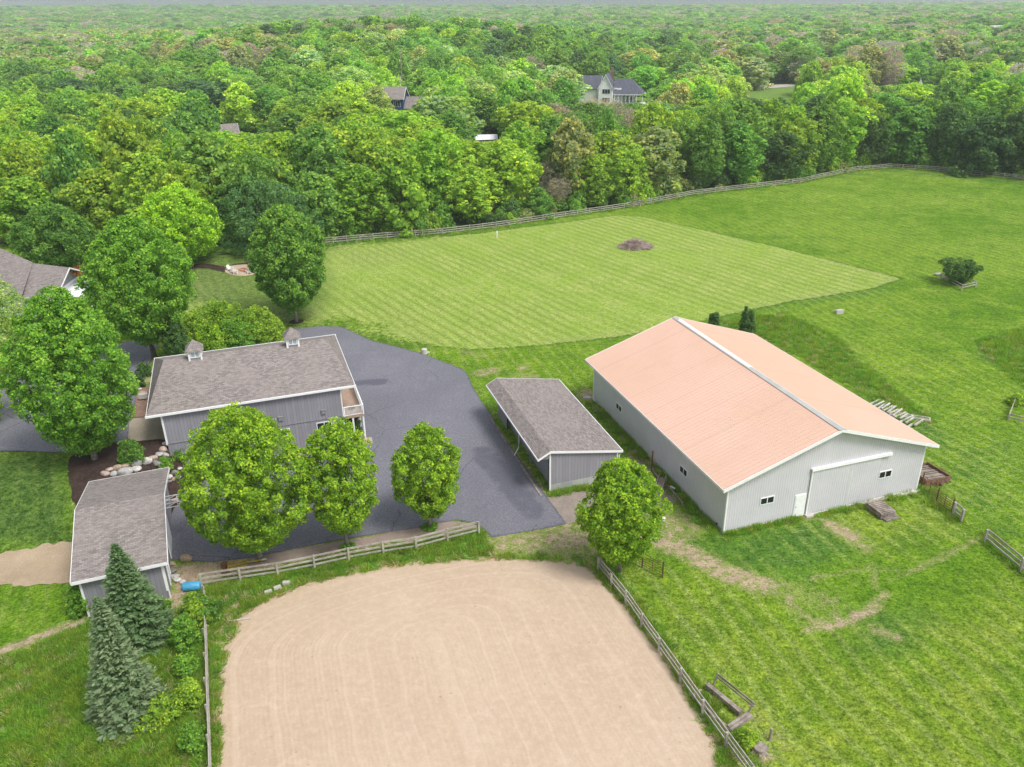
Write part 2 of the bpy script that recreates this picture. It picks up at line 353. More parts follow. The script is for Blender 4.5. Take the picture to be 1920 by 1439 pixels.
attr_field('lush', lambda P: np.maximum(polys(P, [([(1340, 596), (1470, 588), (1570, 630), (1640, 700), (1760, 790), (1790, 860), (1700, 800), (1600, 730), (1500, 670), (1400, 640)], 3, 1), ([(1830, 640), (1925, 615), (1930, 730), (1900, 700), (1850, 680)], 2, 1), ([(1480, 530), (1700, 528), (1640, 560), (1480, 580), (1400, 600), (1350, 595)], 2, .6),
     ([(0, 1240), (150, 1175), (300, 1130), (370, 1150), (385, 1439), (300, 1500), (0, 1500)], 1.5, .8), ([(380, 1100), (900, 1010), (930, 1040), (700, 1060), (500, 1110), (420, 1180), (390, 1200)], .6, .9), ([(-500, 1110), (120, 1100), (130, 1140), (-60, 1220), (-500, 1300)], 2, .3),
     ([(1270, 1010), (1400, 985), (1560, 960), (1620, 1040), (1500, 1090), (1400, 1080)], 3, .9), ([(1760, 830), (1925, 800), (1925, 1020), (1850, 1000), (1800, 960), (1700, 1060), (1640, 1080), (1620, 1040)], 4, .55), ([(1560, 1150), (1720, 1120), (1760, 1190), (1680, 1250), (1600, 1230)], 3, .75)]),
     lines(P, [([(1115, 755), (1350, 1000)], 1.0, 1), ([(1350, 1002), (1500, 972), (1720, 925)], .8, .7), ([(1120, 1050), (1240, 1210), (1410, 1430)], .5, .9), ([(385, 1110), (388, 1430)], .8, .9), ([(600, 462), (1670, 320)], 1.6, .9), ([(1670, 320), (1920, 345)], 2, .9), ([(1640, 790), (1800, 1000)], 1.5, .5)])))
WOOD_EDGE_PX = [(-120, 458), (0, 462), (80, 470), (160, 462), (250, 458), (340, 468), (430, 470), (500, 474), (560, 470), (600, 459)]+FENCE_PX[1:]+FENCE2_PX[1:]+[(2050, 350)]
WE = GP(WOOD_EDGE_PX); WPOLY = WE+[(WE[-1][0]+900, WE[-1][1]+600), (900, 6000), (-900, 6000), (WE[0][0]-900, WE[0][1]+600)]
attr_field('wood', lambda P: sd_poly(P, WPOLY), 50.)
attr_field('clover', lambda P: np.maximum(polys(P, [([(1700, 820), (1925, 820), (1925, 1010), (1840, 990), (1760, 930)], 4, 1), ([(1280, 440), (1500, 420), (1600, 440), (1500, 470), (1330, 450)], 5, .7)]), lines(P, [([(1310, 1200), (1420, 1330)], 4, .8), ([(1690, 510), (1720, 520)], 2, .9), ([(1650, 620), (1720, 625)], 1.5, .9)])))
attr_field('olive', lambda P: polys(P, [([(1150, 1055), (1300, 1085), (1420, 1130), (1500, 1190), (1700, 1260), (1780, 1180), (1925, 1080), (1925, 1520), (1460, 1520)], 5, 1), ([(1500, 930), (1740, 920), (1830, 1000), (1700, 1050), (1560, 1000)], 3, .5)]))
attr_field('greenlawn', lambda P: polys(P, [([(-500, 850), (130, 850), (140, 940), (130, 1030), (-500, 1050)], 2, 1), ([(340, 480), (600, 470), (620, 560), (560, 612), (500, 612), (340, 560)], 3, .8)]))  # left and rear lawns in a darker, greener grass colour

def m_ground():
    s = N('pasture_grass', .95, .1); p = s.pos()
    n1 = s.noise(p, .035, 4, .6); n2 = s.noise(p, .22, 4, .6, dist=.6); n3 = s.noise(p, 1.6, 4, .7); n4 = s.noise(p, 7, 3, .75); n5 = s.noise(p, 22, 2, .7); n3b = s.noise(p, 3.6, 3, .7)
    gA, gB, gC = (.120, .240, .013), (.175, .300, .016), (.275, .35, .055)
    c = s.mix(s.ramp(n1, .35, .65), gA, gB); c = s.mix(s.math('MULTIPLY', s.ramp(n2, .48, .75), .5), c, gC); c = s.mix(s.math('MULTIPLY', s.ramp(n2, .5, .28), .6), c, (.088, .178, .016))
    # shaggy growth streaks
    st = s.noise(p, 1.1, 4, .65, scl=(.35, 1.5, 1), dist=.8)
    lush = s.math('MULTIPLY', s.attr('lush')['Fac'], s.ramp(s.math('ADD', s.attr('lush')['Fac'], s.math('MULTIPLY', s.math('SUBTRACT', s.noise(p, .3, 4, .6), .5), 1.8)), .15, .75)); ln = s.math('MULTIPLY', lush, s.ramp(s.math('ADD', s.math('MULTIPLY', n2, .6), s.math('MULTIPLY', st, .6)), .35, .75))
    c = s.mix(s.math('MULTIPLY', lush, .55), c, (.085, .19, .032)); c = s.mix(s.math('MULTIPLY', ln, .8), c, (.062, .150, .030)); c = s.mix(s.math('MULTIPLY', lush, s.ramp(st, .56, .75)), c, (.19, .30, .09))
    # the mown field
    md = s.math('ADD', s.attr('mown')['Fac'], s.math('MULTIPLY', s.math('SUBTRACT', s.math('ADD', s.math('MULTIPLY', n3, .6), s.math('MULTIPLY', n2, .4)), .5), 2.2)); mk = s.ramp(md, -.15, .25)
    x, y, z = s.sep(p); ca, sa = math.cos(MOW_ANG), math.sin(MOW_ANG)
    ac = s.math('ADD', s.math('MULTIPLY', x, -sa), s.math('MULTIPLY', y, ca)); ac = s.math('ADD', ac, s.math('MULTIPLY', s.noise(p, .012, 2), 7))
    sw = s.math('SINE', s.math('MULTIPLY', ac, 2*math.pi/1.75)); sw2 = s.math('SINE', s.math('MULTIPLY', ac, 2*math.pi/8.2))
    row = s.math('MULTIPLY', s.ramp(s.math('ADD', sw, s.math('MULTIPLY', s.math('SUBTRACT', n3, .5), 1.1)), .35, 1.0), s.ramp(s.noise(p, .035, 3), .34, .58))
    mc = s.mix(s.ramp(n1, .3, .7), (.27, .395, .055), (.335, .435, .085)); mc = s.mix(s.math('MULTIPLY', s.ramp(n2, .4, .7), .55), mc, (.45, .49, .15))
    mc = s.mix(s.math('MULTIPLY', s.ramp(sw2, -.2, .9), .28), mc, (.22, .345, .045)); mc = s.mix(s.math('MULTIPLY', row, .6), mc, (.155, .265, .024)); mc = s.mix(s.math('MULTIPLY', s.ramp(sw, -.5, -1), .25), mc, (.50, .53, .20))
    rim = s.math('MULTIPLY', s.ramp(md, 2.2, .2), s.ramp(s.noise(p, .06, 2), .4, .6)); mc = s.mix(s.math('MULTIPLY', rim, .45), mc, (.36, .38, .15))
    c = s.mix(mk, c, mc); edge = s.math('MULTIPLY', s.ramp(md, -.75, -.35), s.ramp(md, .1, -.3)); c = s.mix(s.math('MULTIPLY', edge, .5), c, (.05, .12, .015))
    c = s.mix(s.math('MULTIPLY', s.attr('greenlawn')['Fac'], .85), c, s.mix(s.ramp(n3, .35, .65), (.048, .108, .020), (.085, .145, .036)))
    ol = s.attr('olive')['Fac']; c = s.mix(s.math('MULTIPLY', ol, .6), c, s.mix(s.ramp(n2, .35, .65), (.165, .245, .022), (.265, .31, .040)))
    # faint mowing lines in the rest
    sw3 = s.math('SINE', s.math('MULTIPLY', s.math('ADD', s.math('ADD', s.math('MULTIPLY', x, .951), s.math('MULTIPLY', y, .308)), s.math('MULTIPLY', s.noise(p, .03, 2), 7)), 2*math.pi/1.5))
    c = s.mix(s.math('MULTIPLY', s.math('MULTIPLY', s.ramp(sw3, 0, 1), s.ramp(s.math('ADD', s.math('MULTIPLY', ol, .2), s.math('ADD', n1, s.math('MULTIPLY', n2, .3))), .50, .72)), s.math('SUBTRACT', .55, s.math('MULTIPLY', s.attr('greenlawn')['Fac'], .45))), c, (.27, .34, .08))
    # tufts, blades, speckle
    c = s.mix(s.math('MULTIPLY', s.ramp(n3, .52, .30), .5), c, s.mix(1, c, (.55, .62, .5), 'MULTIPLY')); c = s.mix(s.math('MULTIPLY', s.ramp(n3, .55, .75), .4), c, s.mix(1, c, (1.5, 1.35, 1.5), 'MULTIPLY'))
    c = s.mix(s.math('MULTIPLY', s.ramp(n4, .52, .32), .6), c, s.mix(1, c, (.5, .6, .5), 'MULTIPLY')); c = s.mix(s.math('MULTIPLY', s.ramp(n4, .55, .75), .5), c, s.mix(1, c, (1.5, 1.4, 1.7), 'MULTIPLY'))
    c = s.mix(s.math('MULTIPLY', s.ramp(n3b, .52, .34), .65), c, s.mix(1, c, (.5, .6, .5), 'MULTIPLY')); c = s.mix(s.math('MULTIPLY', s.ramp(n3b, .56, .74), .6), c, s.mix(1, c, (1.6, 1.4, 1.9), 'MULTIPLY'))
    c = s.mix(s.math('MULTIPLY', s.ramp(n5, .5, .3), .6), c, s.mix(1, c, (.5, .6, .5), 'MULTIPLY'))
    mid_ = s.noise(p, .55, 5, .65, dist=.4); mid_ = s.math('ADD', .5, s.math('MULTIPLY', s.math('SUBTRACT', mid_, .5), s.math('SUBTRACT', 1, s.math('MULTIPLY', mk, .75)))); c = s.tex(c, mid_, .34, .66, .84, 1.18, (1.2, .95, .6))
    tx = s.math('ADD', s.math('MULTIPLY', n3, .3), s.math('ADD', s.math('MULTIPLY', n3b, .35), s.math('MULTIPLY', n4, .35))); tx = s.math('ADD', .5, s.math('MULTIPLY', s.math('SUBTRACT', tx, .5), s.math('SUBTRACT', 1, s.math('MULTIPLY', mk, .5)))); c = s.tex(c, tx, .38, .62, .56, 1.38, (1.1, 1, 1.2))
    # clover and dandelion clocks
    vo = s.n('TexVoronoi', feature='F1'); s.set(vo.inputs['Vector'], p); vo.inputs['Scale'].default_value = 3.6
    dots = s.math('MULTIPLY', s.ramp(s.math('ADD', vo.outputs['Distance'], s.math('MULTIPLY', n5, .25)), .34, .20), s.ramp(s.math('ADD', s.noise(p, .5, 3), s.math('MULTIPLY', s.attr('clover')['Fac'], .42)), .62, .85))
    c = s.mix(s.math('MULTIPLY', dots, .75), c, (.40, .44, .28))
    # bare and straw covered places
    dn = s.math('ADD', s.math('MULTIPLY', s.math('SUBTRACT', s.noise(p, 1.5, 5, .75), .5), 2.4), s.math('MULTIPLY', s.math('SUBTRACT', n4, .5), .7))
    da = s.attr('dirt')['Fac']; dry = s.math('MULTIPLY', s.ramp(s.math('ADD', da, s.math('MULTIPLY', dn, .8)), .18, .75), s.ramp(da, .02, .3)); c = s.mix(s.math('MULTIPLY', dry, .55), c, s.mix(s.ramp(n4, .4, .6), (.25, .26, .09), (.36, .33, .16)))
    dk = s.ramp(s.math('ADD', da, s.math('MULTIPLY', dn, 1.0)), .66, .95); dk = s.math('MULTIPLY', dk, s.ramp(da, .02, .25))
    dc = s.mix(s.ramp(s.noise(p, .9, 4), .35, .65), (.47, .36, .245), (.36, .27, .19)); dc = s.mix(s.ramp(n4, .5, .7), dc, (.58, .47, .33)); dc = s.mix(s.ramp(n3b, .48, .32), dc, (.22, .165, .11))
    c = s.mix(dk, c, dc)
    # wood floor
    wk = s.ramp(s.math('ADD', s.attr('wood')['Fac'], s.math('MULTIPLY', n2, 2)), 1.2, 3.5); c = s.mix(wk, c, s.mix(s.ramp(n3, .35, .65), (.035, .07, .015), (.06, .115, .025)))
    s.bump(s.math('ADD', s.math('MULTIPLY', n3, .6), s.math('ADD', s.math('MULTIPLY', n4, .35), s.math('MULTIPLY', s.math('MULTIPLY', st, lush), .9))), .9, .35)
    return s.col(c)
a_ = G(849, 534); b_ = G(1042, 627); MOW_ANG = math.atan2(b_.y-a_.y, b_.x-a_.x)
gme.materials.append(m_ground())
tag(link('ground', gme), kind='structure')

rng = np.random.default_rng(5)
def outline(poly, amp, step=.35):
    """closed outline resampled and roughened"""
    out = []; n = len(poly); ph = rng.uniform(0, 6, 6)
    L = 0
    for i in range(n):
        a = np.array(poly[i][:2]); b = np.array(poly[(i+1) % n][:2]); d = np.hypot(*(b-a)); k = max(1, int(d/step)); nrm = np.array([-(b-a)[1], (b-a)[0]])/max(d, 1e-6)
        for j in range(k):
            s_ = L+d*j/k; w = amp*(.5*math.sin(s_*.9+ph[0])+.35*math.sin(s_*2.3+ph[1])+.3*math.sin(s_*5.1+ph[2])+rng.normal()*.3)
            out.append(tuple(a+(b-a)*j/k+nrm*w))
        L += d
    return out
def smooth_poly(poly, it=2):
    for _ in range(it):
        q = []
        for i in range(len(poly)):
            a = np.array(poly[i]); b = np.array(poly[(i+1) % len(poly)]); q += [tuple(a*.75+b*.25), tuple(a*.25+b*.75)]
        poly = q
    return poly
def sheet(name, poly, mat, off, amp=.08, step=.35, grid=1.0, world=False, extra=None, label=None):
    poly = poly if world else GP(poly)
    out = outline(poly, amp, step); arr = np.array(out)
    x0, y0 = arr.min(0); x1, y1 = arr.max(0)
    g = np.stack(np.meshgrid(np.arange(x0, x1, grid), np.arange(y0, y1, grid)), -1).reshape(-1, 2)+rng.uniform(-.1, .1, (1, 2))
    g = g[sd_poly(g, arr) > grid*.3]
    vs = [Vector(p) for p in out]+[Vector(p) for p in g]; n = len(out)
    r = delaunay_2d_cdt(vs, [(i, (i+1) % n) for i in range(n)], [], 1, 1e-4)
    co = np.array([[v.x, v.y] for v in r[0]]); tri = np.array(r[2])
    a, b, c_ = co[tri[:, 0]], co[tri[:, 1]], co[tri[:, 2]]; keep = sd_poly((a+b+c_)/3, arr) > 0; tri = tri[keep]
    V = np.concatenate([co, (hT(co[:, 0], co[:, 1])+off)[:, None]], 1)
    me = np_mesh(name, V, tri, mat, smooth=True)
    if extra is not None:
        for nm, fn in extra.items(): at = me.attributes.new(nm, 'FLOAT', 'POINT'); at.data.foreach_set('value', fn(co).astype('f'))
    return tag(link(name, me), kind='structure')

def m_sand():
    s = N('raked_arena_sand', .95, .1); p = s.pos(); rk = s.attr('rake')['Fac']
    n1 = s.noise(p, .07, 4, .6); n3 = s.noise(p, 2.2, 4, .65); n4 = s.noise(p, 11, 3, .7)
    c = s.mix(s.ramp(n1, .3, .7), (.495, .385, .285), (.455, .345, .25)); c = s.mix(s.math('MULTIPLY', s.ramp(n3, .45, .75), .35), c, (.55, .43, .325))
    wob = s.math('ADD', rk, s.math('MULTIPLY', s.noise(p, .12, 3), 1.3))
    w = s.math('SINE', s.math('MULTIPLY', wob, 2*math.pi/.31)); w2 = s.math('SINE', s.math('MULTIPLY', wob, 2*math.pi/1.9)); w3 = s.noise(s.comb(s.math('MULTIPLY', wob, 1.), 0, 0), 1.6, 3)
    c = s.mix(s.math('MULTIPLY', s.math('MULTIPLY', s.ramp(w, -.2, 1), s.ramp(s.noise(p, .16, 3), .42, .6)), .07), c, (.60, .475, .36)); c = s.mix(s.math('MULTIPLY', s.ramp(w3, .47, .66), .34), c, (.58, .455, .35)); c = s.mix(s.math('MULTIPLY', s.ramp(w2, .6, 1), .08), c, (.42, .30, .205)); sc_ = s.noise(p, .35, 5, .75, dist=1.5); c = s.mix(s.math('MULTIPLY', s.ramp(sc_, .52, .68), .30), c, (.60, .48, .37)); c = s.mix(s.math('MULTIPLY', s.ramp(sc_, .46, .34), .22), c, (.42, .315, .225))
    vo = s.n('TexVoronoi', feature='F1'); s.set(vo.inputs['Vector'], p); vo.inputs['Scale'].default_value = 1.15
    d = s.math('MULTIPLY', s.ramp(s.math('ADD', vo.outputs['Distance'], s.math('MULTIPLY', n4, .12)), .17, .11), s.ramp(s.noise(p, .4, 2), .42, .6)); c = s.mix(s.math('MULTIPLY', d, .55), c, (.26, .185, .125))
    e = s.attr('rim')['Fac']; ek = s.math('MULTIPLY', s.ramp(s.math('ADD', e, s.math('MULTIPLY', n3, .8)), 1.1, .3), .75); c = s.mix(ek, c, s.mix(s.ramp(n4, .4, .6), (.36, .25, .165), (.48, .36, .25)))
    g = s.math('MULTIPLY', s.ramp(n4, .6, .72), .25); c = s.mix(g, c, (.36, .26, .18))
    c = s.tex(c, s.math('ADD', s.math('MULTIPLY', n3, .4), s.math('MULTIPLY', n4, .6)), .36, .64, .92, 1.07)
    s.bump(s.math('ADD', s.math('MULTIPLY', w, .1), s.math('ADD', s.math('MULTIPLY', w3, .3), s.math('MULTIPLY', n4, .5))), .55, .06); return s.col(c)
AS = smooth_poly(ARENA, 2); AS_in = np.array(AS)
def rakef(P):
    a = .3134; u = np.array([math.cos(a), math.sin(a)]); v = np.array([-u[1], u[0]]); L_, R_ = np.array(GP([(416, 1270)])[0]), np.array(GP([(1270, 1270)])[0]); c0 = (L_+R_)/2; A = abs((R_-L_)@u)/2
    tp = (np.array(GP([(900, 1048)])[0])-c0)@v; q = P-c0; x = np.abs(q@u); y = np.maximum(0, q@v-(tp-A*.5))*2.0
    return (x**2.6+y**2.6+1e-9)**(1/2.6)
sheet('riding_arena', AS, m_sand(), .012, .26, .22, .7, True, {'rake': rakef, 'rim': lambda P: np.maximum(sd_poly(P, AS_in), 0)})

def m_asphalt():
    s = N('asphalt', .85, .3); p = s.pos(); n1 = s.noise(p, .09, 4, .6); n2 = s.noise(p, .6, 4, .6); n3 = s.noise(p, 5, 4, .75); n4 = s.noise(p, 28, 2, .8)
    c = s.mix(s.ramp(n1, .35, .65), (.155, .154, .178), (.192, .189, .216)); c = s.mix(s.math('MULTIPLY', s.ramp(n2, .5, .75), .35), c, (.25, .245, .27))
    c = s.mix(s.math('MULTIPLY', s.ramp(n2, .45, .25), .3), c, (.145, .145, .175)); c = s.mix(s.math('MULTIPLY', s.ramp(n3, .5, .75), .35), c, (.27, .26, .28)); c = s.mix(s.math('MULTIPLY', s.ramp(n4, .4, .65), .5), c, (.11, .11, .135)); c = s.mix(s.ramp(n3, .5, .3), c, (.135, .135, .16))
    e = s.attr('rim')['Fac']; c = s.mix(s.math('MULTIPLY', s.ramp(s.math('ADD', e, s.math('MULTIPLY', n3, .3)), .42, .12), .6), c, (.06, .058, .065))
    # paving joints
    j = s.attr('joint')['Fac']; c = s.mix(s.math('MULTIPLY', s.ramp(s.math('ADD', j, s.math('MULTIPLY', n3, .1)), .13, .06), .45), c, (.27, .26, .27))
    wt = s.attr('stain')['Fac']; c = s.mix(s.ramp(s.math('ADD', wt, s.math('MULTIPLY', s.math('SUBTRACT', n2, .5), .9)), .45, .75), c, (.105, .105, .13))
    ve = s.n('TexVoronoi', feature='DISTANCE_TO_EDGE'); ds = s.n('VectorMath', operation='ADD'); nz3 = s.n('TexNoise'); nz3.inputs['Scale'].default_value = .9; s.set(nz3.inputs['Vector'], p); s.set(ds.inputs[0], p); s.set(ds.inputs[1], nz3.outputs['Color']); s.set(ve.inputs['Vector'], ds.outputs[0]); ve.inputs['Scale'].default_value = .11
    ck = s.math('MULTIPLY', s.ramp(ve.outputs['Distance'], .008, .003), s.ramp(s.noise(p, .07, 2), .47, .56)); c = s.mix(s.math('MULTIPLY', ck, .7), c, (.07, .068, .075))
    tm = s.noise(p, .8, 3, .6, scl=(2.2, .18, 1)); c = s.mix(s.math('MULTIPLY', s.ramp(tm, .54, .72), .28), c, (.125, .123, .14))
    du = s.math('MULTIPLY', s.ramp(s.noise(p, 1.7, 3, .8), .66, .74), .35); c = s.mix(du, c, (.33, .30, .28))
    c = s.tex(c, s.math('ADD', s.math('MULTIPLY', s.noise(p, 9, 3, .8), .5), s.math('MULTIPLY', n3, .5)), .36, .64, .72, 1.3); s.bump(n4, .35, .01); return s.col(c)
ASPH = [(500, 640), (518, 626), (548, 617), (600, 612), (640, 613), (700, 640), (738, 649), (791, 663), (868, 693), (877, 702), (886, 726), (908, 760), (924, 782), (932, 802), (980, 868), (1023, 928), (1062, 983), (1010, 994), (922, 1008), (907, 995), (895, 984), (860, 976), (822, 981), (760, 994), (640, 1012), (560, 1028), (485, 1044), (400, 1055), (355, 1053), (318, 1048), (318, 1000), (318, 950), (330, 925), (360, 900), (380, 870), (470, 855), (600, 848), (610, 780), (570, 700), (500, 690)]
def m_joint(P):
    L = [GP([(878, 700), (800, 693), (720, 700), (672, 705)]), GP([(640, 613), (610, 640)]), GP([(820, 700), (850, 745), (885, 800), (925, 830)]), GP([(700, 655), (735, 650)]), GP([(780, 668), (800, 682)])]
    return np.min([d_line(P, l) for l in L], 0)
AR = np.array(GP(ASPH))
M['asphalt'] = m_asphalt()
sheet('driveway', list(map(tuple, AR)), M['asphalt'], .016, .05, .3, .6, True, {'rim': lambda P: np.maximum(sd_poly(P, AR), 0), 'joint': m_joint, 'stain': lambda P: lines(P, [([(672, 718), (700, 717), (715, 716)], 1.0, .9), ([(905, 850), (1000, 960)], 1.6, .75), ([(640, 1005), (420, 1050)], .7, .55), ([(330, 990), (330, 1040)], 1.0, .5)])})
UP = [(-420, 850), (-60, 845), (0, 846), (60, 848), (120, 851), (165, 838), (205, 831), (240, 829), (243, 800), (252, 760), (262, 735), (275, 705), (287, 668), (300, 650), (285, 640), (255, 640), (220, 645), (100, 680), (-60, 705), (-420, 730)]
UPW = np.array(smooth_poly(GP(UP), 1))
sheet('upper_driveway', list(map(tuple, UPW)), M['asphalt'], .06, .05, .35, .5, True, {'rim': lambda P: np.maximum(sd_poly(P, UPW), 0), 'joint': lambda P: np.full(len(P), 9.), 'stain': lambda P: np.zeros(len(P))})

def m_earth(name, cs, scale=1., bump=.6):
    s = N(name, .97, .08); p = s.pos(); n1 = s.noise(p, .5*scale, 4, .6); n3 = s.noise(p, 4*scale, 4, .7); n4 = s.noise(p, 16*scale, 3, .8)
    c = s.mix(s.ramp(n1, .35, .65), cs[0], cs[1]); c = s.mix(s.math('MULTIPLY', s.ramp(n3, .5, .72), .6), c, cs[2]); c = s.mix(s.math('MULTIPLY', s.ramp(n4, .5, .3), .6), c, val(cs[0], .5)); c = s.mix(s.math('MULTIPLY', s.ramp(n4, .58, .7), .5), c, cs[2])
    s.bump(s.math('ADD', n3, n4), bump, .06); return s.col(c)
M['mulch'] = m_earth('dark_bark_mulch', [(.040, .026, .022), (.062, .040, .034), (.12, .085, .07)], 1.3)
M['gravel'] = m_earth('crushed_gravel', [(.25, .205, .175), (.30, .25, .21), (.40, .35, .30)], 1.2)
M['sandy'] = m_earth('sandy_drive', [(.43, .335, .23), (.36, .275, .185), (.52, .42, .31)], .8)
M['slab'] = m_earth('concrete_slab', [(.30, .255, .195), (.36, .31, .24), (.42, .37, .30)], .7, .1)
M['stonebed'] = m_earth('brown_landscaping_stone', [(.24, .15, .11), (.32, .21, .15), (.50, .38, .30)], 1.6)
M['walk'] = m_earth('pinkish_paved_walk', [(.40, .28, .21), (.46, .34, .26), (.52, .42, .34)], 1.)
sheet('mulch_bed', [(128, 880), (132, 858), (160, 842), (200, 834), (240, 831), (312, 826), (322, 850), (330, 880), (318, 905), (316, 960), (270, 900), (200, 905), (165, 925), (146, 955), (134, 935)], M['mulch'], .075, .10, .3, .5)
sheet('lower_bed', [(316, 930), (318, 880), (330, 862), (400, 850), (430, 856), (425, 880), (380, 905), (345, 925), (330, 950), (318, 970)], M['mulch'], .06, .08, .3, .5)
sheet('sandy_track', [(-500, 1062), (-90, 1040), (0, 1038), (40, 1030), (90, 1021), (134, 1019), (200, 1010), (200, 1090), (134, 1094), (60, 1097), (0, 1098), (-90, 1100), (-500, 1128)], M['sandy'], .03, .22, .4, .6)
sheet('gravel_pad', [(1018, 930), (1040, 925), (1105, 908), (1160, 880), (1205, 862), (1245, 905), (1275, 938), (1225, 947), (1160, 962), (1090, 978), (1058, 984)], M['gravel'], .010, .10, .3, .6)
sheet('gravel_verge', [(455, 1048), (560, 1029), (700, 1006), (762, 990), (822, 981), (860, 977), (893, 985), (898, 992), (800, 1006), (640, 1034), (500, 1060), (455, 1062)], m_earth('pinkish_gravel', [(.27, .205, .17), (.33, .26, .215), (.42, .35, .30)], 1.2), .010, .08, .3, .6)
sheet('patio_slab', [(243, 787), (305, 781), (330, 780), (330, 822), (312, 826), (240, 831)], M['slab'], .10, .0, .5, .6)
sheet('stone_bed', [(252, 785), (255, 750), (262, 728), (282, 728), (290, 700), (320, 700), (320, 781), (300, 781)], M['stonebed'], .09, .05, .3, .5)
sheet('lower_walk', [(540, 851), (640, 841), (662, 838), (655, 800), (645, 750), (660, 740), (668, 770), (676, 800), (683, 832), (676, 842), (600, 850), (545, 857)], M['walk'], .028, .02, .3, .6)
sheet('walk_stub', [(681, 822), (697, 820), (699, 832), (683, 834)], M['walk'], .024, .02, .3, .6)
sheet('fire_pit_bed', smooth_poly(GP([(420, 508), (425, 501), (440, 498), (470, 496), (482, 505), (478, 516), (450, 519), (428, 515)]), 2), m_earth('pea_gravel_circle', [(.44, .35, .26), (.40, .31, .23), (.55, .46, .37)], 1.), .05, .04, .3, .6, True)
sheet('mulch_strip', [(335, 500), (375, 495), (420, 500), (425, 506), (420, 512), (390, 504), (340, 507)], M['mulch'], .05, .05, .3, .6)
sheet('mulch_strip', [(425, 500), (440, 495), (475, 492), (482, 496), (440, 499)], M['mulch'], .04, .04, .3, .6)
for q in ((556, 604), (349, 496)):
    p = G(*q); sheet('mulch_ring', [(p.x+1.0*math.cos(a/9*math.pi), p.y+1.0*math.sin(a/9*math.pi)) for a in range(18)], M['mulch'], .045, .08, .3, .4, True)
# pale lane and roads beyond the first woods
M['road'] = m_plain('pale_road', (.42, .37, .33), .9, .2, .08, .1)
CLEAR_GRASS = N('mown_verge', .95, .1); _p = CLEAR_GRASS.pos(); CLEAR_GRASS.col(CLEAR_GRASS.mix(CLEAR_GRASS.noise(_p, .2, 4), (.10, .20, .03), (.19, .27, .06))); CLEAR_GRASS = CLEAR_GRASS.m
# ================================================================ buildings
def window(parent, kind, a, z0, z1, w, axis, at, out, glass='glass', cross=0, lites=2, name='window'):
    """window with frame and dark glass. axis 'x': wall runs along x at y=at; 'y': wall runs along y at x=at. out = +-1 outward sign"""
    fr = MB(); gl = MB(); t = .07; dp = .06*out
    def B(mb, a0, a1, b0, b1, d0, d1):
        d0, d1 = sorted((at+d0, at+d1))
        if axis == 'x': mb.box(a0, d0, b0, a1, d1, b1)
        else: mb.box(d0, a0, b0, d1, a1, b1)
    B(fr, a, a+w, z0, z0+t, 0, dp); B(fr, a, a+w, z1-t, z1, 0, dp)
    xs_ = [a+(w-t)*i/lites for i in range(lites+1)]
    for x in xs_: B(fr, x, x+t, z0+t, z1-t, 0, dp)
    if cross:
        for k in range(1, cross+1): zz = z0+(z1-z0)*k/(cross+1); [B(fr, xs_[i]+t, xs_[i+1], zz-.02, zz+.02, 0, dp*.8) for i in range(lites)]
    for i in range(lites): B(gl, xs_[i]+t, xs_[i+1], z0+t, z1-t, .001*out, dp*.62)
    f = fr.build(name, M['white'], parent); gl.build('pane', M[glass], f); return f

# ---- big steel barn with the salmon roof
bo = empty('steel_barn', (17.3155, 55.693, 0), .3134, 'large pale grey ribbed steel barn with a salmon pink gable roof', 'barn')
W, L, HW, HR, OV, OG = 19.796, 26.925, 4.905, 8.18, .80, .58
sl = (HR-HW)/(W/2)
def rz_(x): return HR-abs(x-W/2)*sl
mb = MB(); pent = [(0, 0, -.4), (W, 0, -.4), (W, 0, HW), (W/2, 0, HR), (0, 0, HW)]
pent = [(x, y, z-.12 if z > 0 else z) for x, y, z in pent]
mb.prism(pent, (0, L, 0)); mb.build('wall', M['steel_wall'], bo)
mb = MB()
for i in range(1, 86):
    x = i*W/86; z0 = .05
    if 7.95 < x < 15.02: z0 = 4.62
    mb.box(x-.022, -.022, z0, x+.022, 0, rz_(x)-.2)
    mb.box(x-.022, L, .05, x+.022, L+.022, rz_(x)-.2)
for i in range(1, 118):
    y = i*L/118; mb.box(-.016, y-.02, .05, 0, y+.02, HW-.3); mb.box(W, y-.02, .05, W+.016, y+.02, HW-.3)
mb.build('wall_rib', M['steel_rib'], bo)['kind'] = 'thing'
mb = MB(); th = .06
for sgn in (0, 1):
    xe = -OV if sgn == 0 else W+OV; ze = HW-OV*sl; xr = W/2
    mb.prism([(xe, -OG, ze), (xr, -OG, HR), (xr, L+OG, HR), (xe, L+OG, ze)], (0, 0, th))
mb.build('roof', M['barn_roof'], bo)
mb = MB()
for sgn in (-1, 1):
    for k in range(0, 122):
        y = -OG+.12+k*(L+2*OG-.24)/121; xe = W/2+sgn*(W/2+OV-.03); xa = W/2+sgn*.35
        mb.bar((xa, y, rz_(xa)+th+.01), (xe, y, rz_(xe)+th+.01), .05, .03)
mb.build('roof_rib', M['barn_roof'], bo)
mb = MB()
for y, o_ in ((-OG-.05, 0), (L+OG+.0, 0)):
    for sgn in (-1, 1):
        xe = W/2+sgn*(W/2+OV); ze = HW-OV*sl
        a = [(xe, y, ze-.20), (W/2, y, HR-.20), (W/2, y, HR+th+.03), (xe, y, ze+th+.03)]
        mb.prism(a, (0, .05, 0))
for sgn in (-1, 1):
    x = W/2+sgn*(W/2+OV); mb.box(min(x, x+sgn*.04), -OG, HW-OV*sl-.16, max(x, x+sgn*.04), L+OG, HW-OV*sl+th)
mb.each('fascia', M['white'], bo)
mb = MB()
